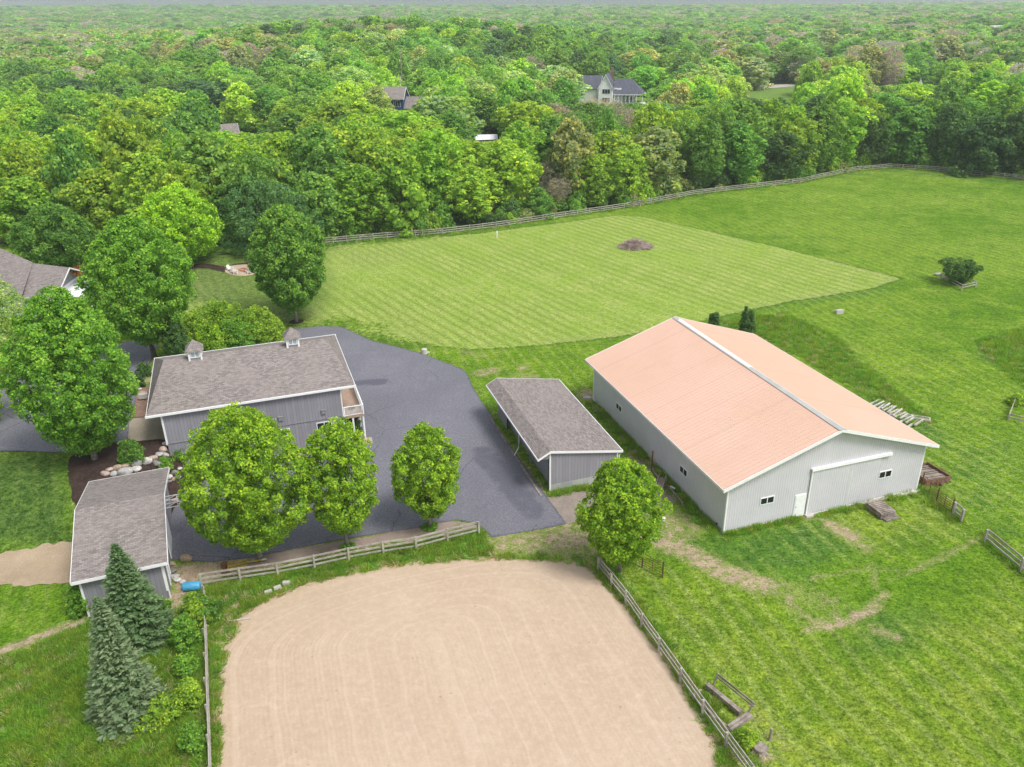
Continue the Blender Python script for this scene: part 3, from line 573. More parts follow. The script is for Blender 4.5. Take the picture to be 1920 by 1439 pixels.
for sgn in (-1, 1):   # soffit
    xe = W/2+sgn*(W/2+OV-.02); xw = W/2+sgn*(W/2); z = HW-OV*sl-.02
    mb.box(min(xe, xw), -OG, z-.04, max(xe, xw), L+OG, z)
mb.each('soffit', M['white'], bo)
mb = MB(); hw = .32
for sgn in (-1, 1): mb.prism([(W/2, -OG-.06, HR+.16), (W/2+sgn*hw, -OG-.06, HR+.16-hw*sl-.02), (W/2+sgn*hw, L+OG+.06, HR+.16-hw*sl-.02), (W/2, L+OG+.06, HR+.16)], (0, 0, -.07))
rc = mb.build('ridge_cap', M['galv'], bo)
mb = MB()
for sgn in (-1, 1): mb.prism([(W/2, L*.47, HR+.21), (W/2+sgn*.24, L*.47, HR+.20-.24*sl-.02), (W/2+sgn*.24, L*.98, HR+.20-.24*sl-.02), (W/2, L*.98, HR+.21)], (0, 0, -.05))
mb.build('ridge_vent', M['white'], bo)
for x in (-.03, W-.12):
    for y in (-.03, L-.12): MB().box(x, y, 0, x+.15, y+.15, HW-.22).build('corner_trim', M['white'], bo)
mb = MB(); mb.box(.12, -.045, -.02, 7.9, 0, .07); mb.box(15.02, -.045, -.02, W-.12, 0, .07); mb.box(-.045, .12, -.02, 0, L-.12, .07); mb.each('base_trim', M['white'], bo)
mb = MB(); mb.box(8.0, -.13, .05, 15.0, -.05, 4.5)
sd = mb.build('sliding_door', M['steel_wall'], bo); mb = MB()
for i in range(1, 31): x = 8.0+i*7.0/31; mb.box(x-.022, -.15, .1, x+.022, -.13, 4.45)
mb.build('door_rib', M['steel_rib'], sd)
mb = MB(); mb.box(7.93, -.17, 0, 8.03, -.05, 4.5); mb.box(8.03, -.16, .0, 15.0, -.13, .09); mb.box(11.93, -.155, .09, 11.96, -.13, 4.45); mb.build('door_trim', M['white'], sd)
mb = MB(); mb.box(7.85, -.26, 4.5, 16.0, -.02, 4.66); mb.box(7.85, -.27, 4.44, 16.0, -.24, 4.5); mb.build('door_track', M['white'], bo)
mb = MB(); mb.box(6.68, -.05, .02, 7.82, 0, 2.25); mb.box(6.76, -.075, .04, 7.74, -.05, 2.18)
d = mb.build('entry_door', M['white'], bo); MB().tube([(6.86, -.12, 1.05), (6.86, -.06, 1.05)], .03).build('handle', M['metal_dark'], d)
window(bo, 0, 3.22, 2.02, 2.72, 1.36, 'x', 0, -1)
window(bo, 0, 15.13-1.0+1.02, 2.08, 2.80, 1.36, 'x', -.0, -1)
for y in (6.22, 19.66): window(bo, 0, y, 1.72, 2.42, 1.32, 'y', 0, -1)
mb = MB(); mb.box(-.14, .9, .28, 0, 1.02, .40); mb.build('hydrant_outlet', M['metal_dark'], bo)
# low timber sill and mud board below the right half of the gable wall
mb = MB(); mb.box(13.2, -.42, -.1, W+.2, -.17, .10); tag(mb.build('timber_sill', M['pale_wood'], None), 'long pale timber laid at the foot of the barn gable wall', 'timber')
_o = bpy.data.objects['timber_sill']; _o.location = bo.location; _o.rotation_euler = bo.rotation_euler

# ---- two storey garage with two cupolas
go = empty('garage_building', (-16.86, 72.17, 0), R(18.47), 'two storey grey board building with a taupe shingle roof, two cupolas and an end balcony', 'garage')
X0, X1, Y0, Y1, ZE = -16.45, 0, 0, 13.75, 6.25
mb = MB().box(X0, Y0, 3.12, X1, Y1, ZE).box(X0+.02, Y0+.03, -.3, X1-.02, Y1-.02, 3.12); mb.build('wall', M['grey_siding'], go)
def gz(z): return z
ex0, ex1, ey0, ey1, ze = -17.67, 1.40, -.28, 14.13, 6.38; ym = (ey0+ey1)/2; zr = 8.85; ins = 1.62; zb = 7.85; fy = 4.15
top = {'a': (ex0, ey0, ze), 'b': (ex1, ey0, ze), 'c': (ex1, ey1, ze), 'd': (ex0, ey1, ze), 'r0': (ex0+ins, ym, zr), 'r1': (ex1-ins, ym, zr),
  'fa': (ex0+ins, ey0+fy, zb), 'fb': (ex1-ins, ey0+fy, zb), 'ba': (ex0+ins, ey1-fy, zb), 'bb': (ex1-ins, ey1-fy, zb)}
K = list(top); V_ = [top[k] for k in K]; I = K.index
faces = [('a', 'b', 'fb', 'fa'), ('fa', 'fb', 'r1', 'r0'), ('b', 'c', 'bb', 'r1', 'fb'), ('c', 'd', 'ba', 'bb'), ('bb', 'ba', 'r0', 'r1'), ('d', 'a', 'fa', 'r0', 'ba')]
mb = MB(); tri = []
for f in faces:
    ids = [I(k) for k in f]
    if len(ids) == 4: tri.append(tuple(ids))
    else: tri += [(ids[0], ids[1], ids[3]), (ids[0], ids[3], ids[4]), (ids[1], ids[2], ids[3])]
mb.add(V_, tri); mb.add([(x, y, ze-.09) for x, y in ((ex0, ey0), (ex1, ey0), (ex1, ey1), (ex0, ey1))]+[(x, y, ze) for x, y in ((ex0, ey0), (ex1, ey0), (ex1, ey1), (ex0, ey1))], [(3, 2, 1, 0), (0, 1, 5, 4), (1, 2, 6, 5), (2, 3, 7, 6), (3, 0, 4, 7)])
roof = mb.build('roof', M['shingle'], go)
mb = MB(); g_ = .11
mb.box(ex0-g_, ey0-g_, ze-.20, ex1+g_, ey0, ze+.01).box(ex0-g_, ey1, ze-.20, ex1+g_, ey1+g_, ze+.01).box(ex0-.05, ey0, ze-.22, ex0, ey1, ze+.03).box(ex1, ey0, ze-.22, ex1+.05, ey1, ze+.03)
mb.each('gutter', M['white'], go)
mb = MB().box(ex0+.01, ey0+.01, ze-.13, X0, ey1-.01, ze-.10).box(X1, ey0+.01, ze-.13, ex1-.01, ey1-.01, ze-.10).box(X0, ey0+.01, ze-.13, X1, Y0, ze-.10); mb.each('soffit', M['white'], go)
for x, y in ((X0, Y0), (X1, Y0), (X1, Y1)):
    z0 = 3.0 if x == X0 else .1
    MB().box(x-.10 if x else x-.07, y-.03, z0, x+.07 if x == X0 else x+.03, y+.14, ZE-.1).build('corner_trim', M['white'], go)
mb = MB().tube([(-12.22, -.30, 6.3), (-12.22, -.34, 6.15), (-12.22, -.10, 5.85), (-12.22, -.09, 3.3)], .06, 6); mb.build('downspout', M['white'], go)
MB().box(X0, -.035, 3.08, X1-.05, -.0, 3.16).build('band_board', M['grey_siding'], go)
window(go, 0, -6.55, 1.95, 2.72, 1.25, 'x', .03, -1, cross=0)
window(go, 0, -2.72, 1.95, 2.78, 1.5, 'x', .03, -1, cross=0)
for x in (-6.2, -2.1): mb = MB().box(x, -.16, 3.72, x+.42, 0, 4.12).box(x-.03, -.2, 4.08, x+.45, 0, 4.14); mb.build('wall_vent', M['vent'], go)
window(go, 0, 3.6, 3.7, 4.9, 1.6, 'y', 0, 1); window(go, 0, 2.4, 1.0, 2.2, 1.2, 'y', 0, 1)
mb = MB().box(0, 5.6, 2.92, .05, 6.6, 5.1); mb.build('balcony_door', M['white'], go)
mb = MB().box(0, 7.6, .02, .06, 10.6, 2.5); mb.build('overhead_door', M['white'], go)
def cupola(x):
    y = ym-.05; b = .56; zb_ = 8.25; zt = 9.55
    c = MB().box(x-b, y-b, zb_, x+b, y+b, zt).build('cupola', M['grey_siding'], go)
    mb = MB()
    for sx in (-1, 1):
        for sy in (-1, 1): mb.box(x+sx*b-.09, y+sy*b-.09, zb_, x+sx*b+.09, y+sy*b+.09, zt)
    mb.box(x-b-.12, y-b-.12, zt, x+b+.12, y+b+.12, zt+.10); mb.build('cupola_trim', M['white'], c)
    window(c, 0, x-b+.12, 8.88, zt-.04, 2*b-.24, 'x', y-b, -1, 'grey_glass', lites=2)
    window(c, 0, y-b+.12, 8.88, zt-.04, 2*b-.24, 'y', x+b, 1, 'grey_glass', lites=2)
    e = b+.30; z = zt+.10; zt2 = z+.95; k = .42
    mb = MB(); v = [(x-e, y-e, z), (x+e, y-e, z), (x+e, y+e, z), (x-e, y+e, z), (x-e*k*1.2, y-e*k*1.2, z+.50), (x+e*k*1.2, y-e*k*1.2, z+.50), (x+e*k*1.2, y+e*k*1.2, z+.50), (x-e*k*1.2, y+e*k*1.2, z+.50), (x, y, zt2)]
    mb.add(v, [(3, 2, 1, 0), (0, 1, 5, 4), (1, 2, 6, 5), (2, 3, 7, 6), (3, 0, 4, 7), (4, 5, 8), (5, 6, 8), (6, 7, 8), (7, 4, 8)]); mb.build('cupola_roof', M['shingle'], c)
for q in ((366.5, 668), (548.5, 643)):
    p = G(*q)  # direction only; walk along the ray to the ridge height
    d = ray(*q); t = (8.9-CH)/d[2]; w = Vector((d[0]*t, d[1]*t, 8.9)); l = Matrix.Rotation(-R(18.47), 3, 'Z') @ (w-Vector((-16.86, 72.17, 0))); cupola(l.x)
# balcony at the end
BZ = 2.95; bx1 = 2.05; by0, by1 = -.05, 7.9
bal = MB().box(.06, by0, BZ-.22, bx1, by1, BZ).build('balcony', M['walk'], go)
mb = MB()
for x, y in ((.12, by0+.06), (bx1-.06, by0+.06), (bx1-.06, by1-.06), (bx1-.06, (by0+by1)/2), (.12, by1-.06)): mb.box(x-.06, y-.06, BZ, x+.06, y+.06, BZ+1.08)
mb.box(.06, by0, BZ+1.0, bx1, by0+.12, BZ+1.06).box(bx1-.12, by0, BZ+1.0, bx1, by1, BZ+1.06).box(.06, by1-.12, BZ+1.0, bx1, by1, BZ+1.06)
mb.box(.06, by0+.03, BZ+.08, bx1, by0+.09, BZ+.14).box(bx1-.09, by0, BZ+.08, bx1-.03, by1, BZ+.14)
n = int((bx1)/.13)
for i in range(n): x = .18+i*(bx1-.3)/n; mb.box(x-.018, by0+.04, BZ+.14, x+.018, by0+.08, BZ+1.0)
n = int((by1-by0)/.13)
for i in range(n): y = by0+.15+i*(by1-by0-.3)/n; mb.box(bx1-.08, y-.018, BZ+.14, bx1-.04, y+.018, BZ+1.0)
mb.build('railing', M['white'], bal)
for x, y in ((bx1-.12, by0+.12), (bx1-.12, 3.2), (bx1-.12, by1-.12), (.9, by0+.12)): MB().box(x-.08, y-.08, 0, x+.08, y+.08, BZ-.22).build('post', M['white'], bal)
# planter ledge and board beyond the uphill end
mb = MB(); a = G(262, 752); b = G(279, 750); mb.bar(a+Vector((0, 0, .5)), b+Vector((0, 0, .5)), .35, .5); tag(mb.build('stone_ledge', M['concrete_block']), 'short pale ledge beside the uphill end of the cupola building', 'ledge')

# ---- long open run-in shed
so = empty('open_shed', (3.22, 62.42, 0), R(17.3), 'long low grey shed with shingle roof and a short overhang on the asphalt side', 'shed')
SW, SL, RZ, EZ = 6.62, 15.9, 4.22, 3.08; sls = (RZ-EZ)/SW
mb = MB().prism([(0, 0, .70), (SW, 0, .80), (SW, 0, EZ-.02), (0, 0, RZ-.06)], (0, .14, 0)).prism([(0, SL-.14, .0), (SW, SL-.14, .0), (SW, SL-.14, EZ-.02), (0, SL-.14, RZ-.06)], (0, .14, 0))
mb.box(SW-.14, .14, 0, SW, SL-.14, EZ-.04)
mb.box(0, 12.9, 0, .12, SL-.14, RZ-.28).box(.42, .14, -.1, .54, 12.9, RZ-.5).box(.12, 12.9, 0, .42, 13.0, RZ-.5)
mb.build('wall', M['grey_siding'], so)
mb = MB().prism([(.0, -.03, -.1), (SW, -.03, -.1), (SW, -.03, .80), (0, -.03, .70)], (0, .15, 0)); mb.build('base_boards', M['band_wall'], so)
mb = MB(); t_ = .10; y0, y1 = -.22, SL+.32
mb.prism([(0, y0, RZ), (6.98, y0, RZ-6.98*sls), (6.98, y1, RZ-6.98*sls), (0, y1, RZ)], (0, 0, t_))
mb.prism([(-1.15, y0, RZ-.62), (-.001, y0, RZ), (-.001, y1, RZ), (-1.15, y1, RZ-.62)], (0, 0, t_))
mb.build('roof', M['shingle'], so)
mb = MB()
for y in (y0-.03, y1):
    mb.prism([(0, y, RZ-.10), (7.0, y, RZ-7.0*sls-.10), (7.0, y, RZ-7.0*sls+t_+.02), (0, y, RZ+t_+.02)], (0, .03, 0))
    mb.prism([(-1.18, y, RZ-.72), (0, y, RZ-.10), (0, y, RZ+t_+.02), (-1.18, y, RZ-.62+t_)], (0, .03, 0))
mb.box(-1.21, y0, RZ-.70, -1.15, y1, RZ-.58+.06).box(6.98, y0, RZ-7*sls-.1, 7.06, y1, RZ-7*sls+.08); mb.each('gutter', M['white'], so)
mb = MB().prism([(-1.12, -.0, RZ-.70), (0, 0, RZ-.78), (0, 0, RZ-.12)], (0, .06, 0)).box(-1.12, .06, RZ-.76, 0, SL, RZ-.70); mb.build('soffit', M['vent'], so)
for x, y in ((-.02, -.06), (SW-.10, -.06)): MB().box(x, y, -.05, x+.13, y+.12, (RZ if x < 1 else EZ)-.1).build('corner_trim', M['white'], so)
for y in (12.75, 9.2, 5.4, .25): MB().box(.0, y, -.05, .13, y+.13, RZ-.72).build('post', M['metal_dark'] if y > 12 or y < 1 else M['vent'], so)
MB().tube([(-1.1, 11.7, RZ-.75), (-1.0, 11.7, RZ-1.1), (-.75, 11.2, RZ-1.05)], .05, 6).tube([(-.32, 7.9, RZ-.75), (-.30, 7.9, 1.0), (-.45, 7.6, .62), (-1.05, 7.1, .12)], .05, 6).each('downspout', M['white'], so)
MB().tube([(SW+.36, -.16, EZ-.10), (SW+.12, -.1, EZ-.45), (SW+.10, -.1, .3)], .045, 6).build('downspout', M['white'], so)
e = MB().box(-1.05, -.4, -.1, -.85, 16.4, .09); e = tag(e.build('timber_edging', M['old_wood']), 'dark timber edging between the asphalt and the open shed', 'edging'); e.location = so.location; e.rotation_euler = so.rotation_euler

# ---- small garage with the basketball hoop
sa = R(20.2); FR = Vector((-25.38, 48.45, 0))
ho = empty('small_garage', FR, sa, 'small grey garage with a taupe gable roof beside the two spruces', 'garage')
# roof corners in local coordinates, x to the left negative
gw, gd, ez, rz = 6.40, 14.25, 3.4, 5.12
skx = -.0
mb = MB(); sh = .10
def lo(px, py, z): d = ray(px, py); t = (z-CH)/d[2]; w = Vector((d[0]*t, d[1]*t, 0)); return Matrix.Rotation(-sa, 3, 'Z') @ (w-Vector((FR.x, FR.y, 0)))
A_ = [lo(133.7, 1095.5, ez), lo(314.9, 1055.7, ez), lo(317, 879, ez), lo(166.5, 905, ez)]
xl = (A_[0].x+A_[3].x)/2; xr_ = (A_[1].x+A_[2].x)/2; yf = (A_[0].y+A_[1].y)/2; yb = (A_[2].y+A_[3].y)/2; ymid = (yf+yb)/2-.15
mb.prism([(xl, yf, ez), (xr_, yf, ez), (xr_, ymid, rz), (xl, ymid, rz)], (0, 0, sh)).prism([(xl, ymid+.001, rz), (xr_, ymid+.001, rz), (xr_, yb, ez), (xl, yb, ez)], (0, 0, sh))
mb.build('roof', M['shingle'], ho)
wx0, wx1, wy0, wy1 = xl+.42, xr_-.42, yf+.45, yb-.45
kk = (rz-ez)/(ymid-yf)
mb = MB().prism([(wx0, wy0, -.6), (wx0, wy1, -.2), (wx0, wy1, ez+.45*kk-.02), (wx0, ymid, rz-.02), (wx0, wy0, ez+.45*kk-.02)], (wx1-wx0, 0, 0)); mb.build('wall', M['grey_siding'], ho)
mb = MB().box(xl, yf-.04, ez-.14, xr_, yf, ez+sh+.01).box(xl, yb, ez-.14, xr_, yb+.04, ez+sh+.01)
for x in (xl-.04, xr_): mb.prism([(x, yf, ez-.12), (x, ymid, rz-.12), (x, ymid, rz+sh+.01), (x, yf, ez+sh+.01)], (.04, 0, 0)).prism([(x, ymid, rz-.12), (x, yb, ez-.12), (x, yb, ez+sh+.01), (x, ymid, rz+sh+.01)], (.04, 0, 0))
mb.each('fascia', M['white'], ho)
MB().box(wx1-.16, wy0-.05, .7, wx1+.05, wy0, ez+.05).box(wx1-.04, wy0-.05, -.3, wx1+.05, wy0+.05, .7).build('corner_trim', M['white'], ho)
MB().box(wx0-.05, wy0-.05, -.3, wx0+.10, wy0+.05, ez+.05).build('corner_trim', M['white'], ho)
MB().box(wx1, ymid-1.4, .0, wx1+.05, ymid+1.6, 2.35).box(wx1, ymid-1.6, 0, wx1+.09, ymid-1.4, 2.6).build('overhead_door', M['white'], ho)
MB().box(wx1, yf+3.0, .02, wx1+.07, yf+3.15, 2.2).box(wx1, yf+1.9, .02, wx1+.07, yf+2.05, 2.2).box(wx1, yf+1.9, 2.2, wx1+.07, yf+3.15, 2.33).box(wx1, yf+2.05, .02, wx1+.03, yf+3.0, 2.2).build('side_door', M['white'], ho)
MB().box(wx0-.05, ymid-1.5, .0, wx0, ymid+1.5, 2.35).build('overhead_door', M['white'], ho)
# wall mounted hoop
hy = ymid+1.35; hz = 3.55
mb = MB()
for dy in (-.32, .32):
    for dz in (-.35, .35): mb.bar((wx1, hy+dy, hz+dz), (wx1+1.75, hy+dy, hz+dz), .045)
for dy in (-.32, .32): mb.bar((wx1+.2, hy+dy, hz-.35), (wx1+1.7, hy+dy, hz+.35), .03); mb.bar((wx1+1.1, hy+dy, hz-.35), (wx1+1.1, hy+dy, hz+.35), .03)
for x_ in (.2, 1.1): mb.bar((wx1+x_, hy-.32, hz+.35), (wx1+x_, hy+.32, hz+.35), .03)
mb.bar((wx1+.2, hy-.32, hz+.35), (wx1+1.1, hy+.32, hz+.35), .03)
hp = mb.build('basketball_hoop', M['white']); hp.location = ho.location; hp.rotation_euler = ho.rotation_euler
tag(hp, 'white backboard and hoop on brackets from the small garage wall', 'basketball hoop')
pts = [(wx1+1.78, hy-.85, hz-.45), (wx1+1.78, hy+.85, hz-.45), (wx1+1.78, hy+.85, hz+.3)]+[(wx1+1.78, hy+.85*math.cos(a), hz+.3+.32*math.sin(a)) for a in np.linspace(.2, math.pi-.2, 7)]+[(wx1+1.78, hy-.85, hz+.3)]
MB().prism(pts, (.06, 0, 0)).build('backboard', M['white'], hp)
MB().tube([(wx1+2.14+.23*math.cos(a), hy+.23*math.sin(a), hz-.25) for a in np.linspace(0, 2*math.pi, 15)], .018, 6).bar((wx1+1.83, hy, hz-.25), (wx1+1.92, hy, hz-.25), .06).build('rim', M['rust'], hp)

# ---- main house, mostly outside the frame
HZ = 2.75
def hip(name, mat, x0, x1, y0, y1, ze, zr, parent, axis='x', hipl=1, hipr=1):
    """hipped or gabled roof slab over a rectangle"""
    mb = MB(); ym_ = (y0+y1)/2; h = (y1-y0)/2
    a, b = x0+(h if hipl else 0), x1-(h if hipr else 0)
    v = [(x0, y0, ze), (x1, y0, ze), (x1, y1, ze), (x0, y1, ze), (a, ym_, zr), (b, ym_, zr)]
    if axis == 'y': v = [(y, x, z) for x, y, z in v]
    f = [(0, 1, 5, 4), (1, 2, 5), (2, 3, 4, 5), (3, 0, 4), (3, 2, 1, 0)]
    if axis == 'y': f = [tuple(reversed(q)) for q in f]
    return mb.add(v, f).build(name, mat, parent)
def at_z(px, py, z): d = ray(px, py); t = (z-CH)/d[2]; return Vector((d[0]*t, d[1]*t, z))
mh = empty('main_house', (0, 0, 0), 0, 'brown shingle roofed house at the left border with white porch roof beside it', 'house')
z1, z2 = HZ+6.2, HZ+3.6
r1 = at_z(56, 495, z1); r2 = at_z(131, 504, z1); e1 = at_z(36, 566, z2); e2 = at_z(104, 566, z2)
rdir = (r2-r1).normalized(); back = r1-rdir*16; ef = e2-rdir*(r2-back).length
tk = Vector((0, 0, .14)); bdir = (Vector((r2.x, r2.y, 0))-Vector((e2.x, e2.y, 0)))
mb = MB().prism([back, r2, e2, ef], tk); bk = Vector((bdir.x, bdir.y, z2-z1)); mb.prism([r2, back, back+bk, r2+bk], tk)
mb.build('roof', M['shingle'], mh)
wl = MB(); w_in = .5
P = [e2-rdir*1.9+bdir*.12, e2-rdir*15+bdir*.12, e2-rdir*15+bdir*1.8, e2-rdir*1.9+bdir*1.8]
wl.prism([(p.x, p.y, HZ-.6) for p in P], (0, 0, z2-HZ+.6)); wl.build('wall', M['white_siding'], mh)
gz_ = MB().prism([tuple(P[0]+Vector((0, 0, -.05))), tuple(P[3]+Vector((0, 0, -.05))), tuple((r2-rdir*1.9)+Vector((0, 0, -.25)))], tuple(-rdir*.1)); gz_.build('gable', M['grey_siding'], mh)
MB().bar(e2+tk*.5, r2+tk*.5, .06, .16).bar(r2+tk*.5, r2+bk+tk*.5, .06, .16).bar(ef, e2, .12, .16).each('fascia', M['white'], mh)
q1 = at_z(-30, 455, z1+.9); q2 = at_z(62, 494, z1+.1); q3 = at_z(40, 560, z2+.2); q4 = at_z(-60, 540, z2+.2)
MB().prism([q1, q2, q3, q4], tk).build('roof', M['shingle'], mh)
k = at_z(-8, 480, z1-.2); k2 = at_z(11, 487, z1-.2); MB().bar(k, k2, 1.1, .25).build('skylight', M['white'], mh)
k = at_z(34, 498, z1-.6); MB().tube([k-Vector((0, 0, .9)), k+Vector((0, 0, .45))], .26, 8).build('flue', M['brick'], mh)
MB().tube([k+Vector((0, 0, .5)), k+Vector((0, 0, .68))], .42, 10).build('flue_cap', M['white'], mh)
for q in ((20, 502.5), (13, 513.5)): k = at_z(*q, z1-1.3); MB().box(k.x-.45, k.y-.2, k.z-.2, k.x+.45, k.y+.2, k.z+.25).build('roof_vent', M['vent'], mh)
p1, p2, p3, p4 = at_z(113, 528, HZ+3.2), at_z(168, 524, HZ+3.2), at_z(166, 556, HZ+2.9), at_z(105, 560, HZ+2.9)
po = MB().prism([p1, p2, p3, p4], (0, 0, .07)).build('porch_roof', M['white_ribbed'], mh)
for p in (p3, p4): MB().box(p.x-.07, p.y-.07+.3, HZ-.2, p.x+.07, p.y+.07+.3, HZ+2.9).build('post', M['white'], po)

# ---- houses beyond the first woods
def simple_house(name, px, py, rot, label, parts):
    p = G(px, py); h = empty(name, p, rot, label, 'house'); parts(h); return h, p
def gable_roof(parent, mat, x0, x1, y0, y1, ze, zr, axis='x', over=.5, wallmat=None, z0=-1, thick=.2, name='roof'):
    """wall block plus gable roof; ridge along axis"""
    if wallmat:
        if axis == 'x': MB().prism([(x0, y0, z0), (x0, y1, z0), (x0, y1, ze), (x0, (y0+y1)/2, zr), (x0, y0, ze)], (x1-x0, 0, 0)).build('wall', wallmat, parent)
        else: MB().prism([(x0, y0, z0), (x1, y0, z0), (x1, y0, ze), ((x0+x1)/2, y0, zr), (x0, y0, ze)], (0, y1-y0, 0)).build('wall', wallmat, parent)
    mb = MB(); tr = MB()
    if axis == 'x':
        h = (y1-y0)/2; s_ = (zr-ze)/h; ym_ = (y0+y1)/2
        for sg in (-1, 1):
            ye = ym_+sg*(h+over); zE = ze-over*s_; mb.prism([(x0-over, ym_, zr+.02), (x1+over, ym_, zr+.02), (x1+over, ye, zE), (x0-over, ye, zE)], (0, 0, thick))
            for x in (x0-over-.05, x1+over): tr.prism([(x, ym_, zr-.15), (x, ye, zE-.15), (x, ye, zE+thick+.02), (x, ym_, zr+thick+.04)], (.05, 0, 0))
    else:
        h = (x1-x0)/2; s_ = (zr-ze)/h; xm = (x0+x1)/2
        for sg in (-1, 1):
            xe = xm+sg*(h+over); zE = ze-over*s_; mb.prism([(xm, y0-over, zr+.02), (xm, y1+over, zr+.02), (xe, y1+over, zE), (xe, y0-over, zE)], (0, 0, thick))
            for y in (y0-over-.05, y1+over): tr.prism([(xm, y, zr-.25), (xe, y, zE-.25), (xe, y, zE+thick+.02), (xm, y, zr+thick+.04)], (0, .05, 0))
    r_ = mb.build(name, mat, parent); tr.each('fascia', M['white'], r_); return r_
wp = G(1142, 195)
wh = empty('farmhouse', wp, R(-14), 'white two storey farmhouse with slate roofs and a columned porch, among the woods', 'house')
# main block with the steep front gable
gable_roof(wh, M['shingle_dark'], -4.2, 1.6, -3, 8, 6.6, 11.6, 'y', .45, M['white_siding'], -2)
gable_roof(wh, M['shingle_dark'], -13.2, -4.3, 0, 9, 6.2, 10.6, 'x', .5, M['white_siding'], -2)
MB().box(1.62, 0.0, -2, 5.0, 8.0, 6.2).build('wall', M['white_siding'], wh)
hip('porch_roof', M['shingle_dark'], 1.7, 14.2, -1.6, 9.2, 3.9, 9.6, wh, hipl=0)
MB().box(1.7, -1.65, 3.62, 14.2, -1.55, 3.92).box(14.15, -1.6, 3.62, 14.25, 9.2, 3.92).each('gutter', M['white'], wh)
MB().box(2.0, 1.2, -2, 10.0, 8.5, 4.0).build('wall', M['white_siding'], wh)
for x in (2.3, 3.9, 5.5, 7.1, 8.7, 11.4, 13.9): MB().box(x-.14, -1.45, -.6, x+.14, -1.17, 3.65).build('column', M['white'], wh)
for x in (2.6, 4.5, 6.4, 8.1): window(wh, 0, x, .5, 3.0, 1.25, 'x', 1.19, -1, lites=1)
window(wh, 0, -2.6, 4.2, 6.1, 3.2, 'x', -3.01, -1, lites=3); window(wh, 0, -2.6, .3, 2.7, 3.2, 'x', -3.01, -1, lites=3)
window(wh, 0, 2.3, 4.4, 5.9, .7, 'x', -.01, -1, lites=1)
MB().box(9.6, -1.4, .0, 15.6, 4.5, .35).box(9.9, -1.45, -.2, 17.4, -1.25, .35).build('deck', M['white'], wh)
MB().box(-.7, 7.0, 9, .5, 8.0, 13.2).build('chimney', M['brick'], wh)
bp = G(752, 238)
bh = empty('blue_house', bp, R(-8), 'deep blue house with white window trim half hidden in trees below the pole', 'house')
gable_roof(bh, M['shingle'], -9, 1.5, -1, 7, 9.6, 13.0, 'x', .5, M['blue_siding'], -1)
gable_roof(bh, M['shingle'], 1.5, 6.5, 0, 8, 6.4, 9.6, 'x', .5, M['blue_siding'], -1)
window(bh, 0, -3.6, 6.8, 9.0, 1.8, 'x', -1.01, -1); window(bh, 0, -1.2, 6.8, 9.0, 1.8, 'x', -1.01, -1); window(bh, 0, 2.6, 3.0, 5.0, 2.2, 'x', -.01, -1)
p = G(911, 276); mo = empty('tin_shed', p, R(6), 'small pale metal roof showing between trees below the blue house', 'shed')
gable_roof(mo, M['white_ribbed'], -3.2, 3.2, -2.4, 2.4, 2.6, 3.6, 'x', .3, M['grey_siding'], -.5, .08)
p = G(418, 262)+Vector((0, 0, -2.6)); bro = empty('brown_roof_house', p, R(22), 'house of which only a taupe roof slope shows above the left woods', 'house')
gable_roof(bro, M['shingle'], -7, 5, -4, 4, 4.4, 7.4, 'x', .5, M['white_siding'], -1)
p = G(1553, 112); oro = empty('clay_roof_house', p, R(20), 'tiny distant house with an orange roof among the right hand woods', 'house')
gable_roof(oro, M['barn_roof'], -4, 4, -4, 4, 6.0, 9.5, 'y', .4, M['white_siding'], -1)
p = G(1866, 78); fo = empty('pale_roof_house', p, R(10), 'tiny distant house with a pale grey roof near the upper right corner', 'house')
gable_roof(fo, M['galv'], -9, 9, -4, 4, 9, 14, 'x', .4, M['white_siding'], -1)
for nm, pts, m in (('lane', [(1395, 168), (1412, 163), (1490, 158), (1492, 163), (1420, 169), (1396, 173)], 'road'), ('lane', [(1640, 150), (1700, 146), (1770, 146), (1768, 152), (1735, 152), (1738, 158), (1705, 158), (1703, 152), (1642, 155)], 'road'),
  ('lane', [(1196, 165), (1225, 164), (1226, 169), (1196, 170)], 'road'), ('lane', [(410, 216), (440, 213), (440, 218), (412, 221)], 'road')):
    sheet(nm, pts, M[m], .25, .3, 2, 5)
for pts in ([(1175, 196), (1190, 168), (1230, 166), (1240, 200), (1200, 215)], [(1380, 170), (1490, 163), (1490, 190), (1400, 195)], [(420, 250), (425, 218), (490, 218), (500, 250), (460, 258)], [(395, 480), (410, 470), (460, 466), (520, 470), (520, 474), (440, 476)]):
    sheet('meadow', pts, CLEAR_GRASS, .15 if pts[0][1] < 300 else .05, .3, 2, 4)
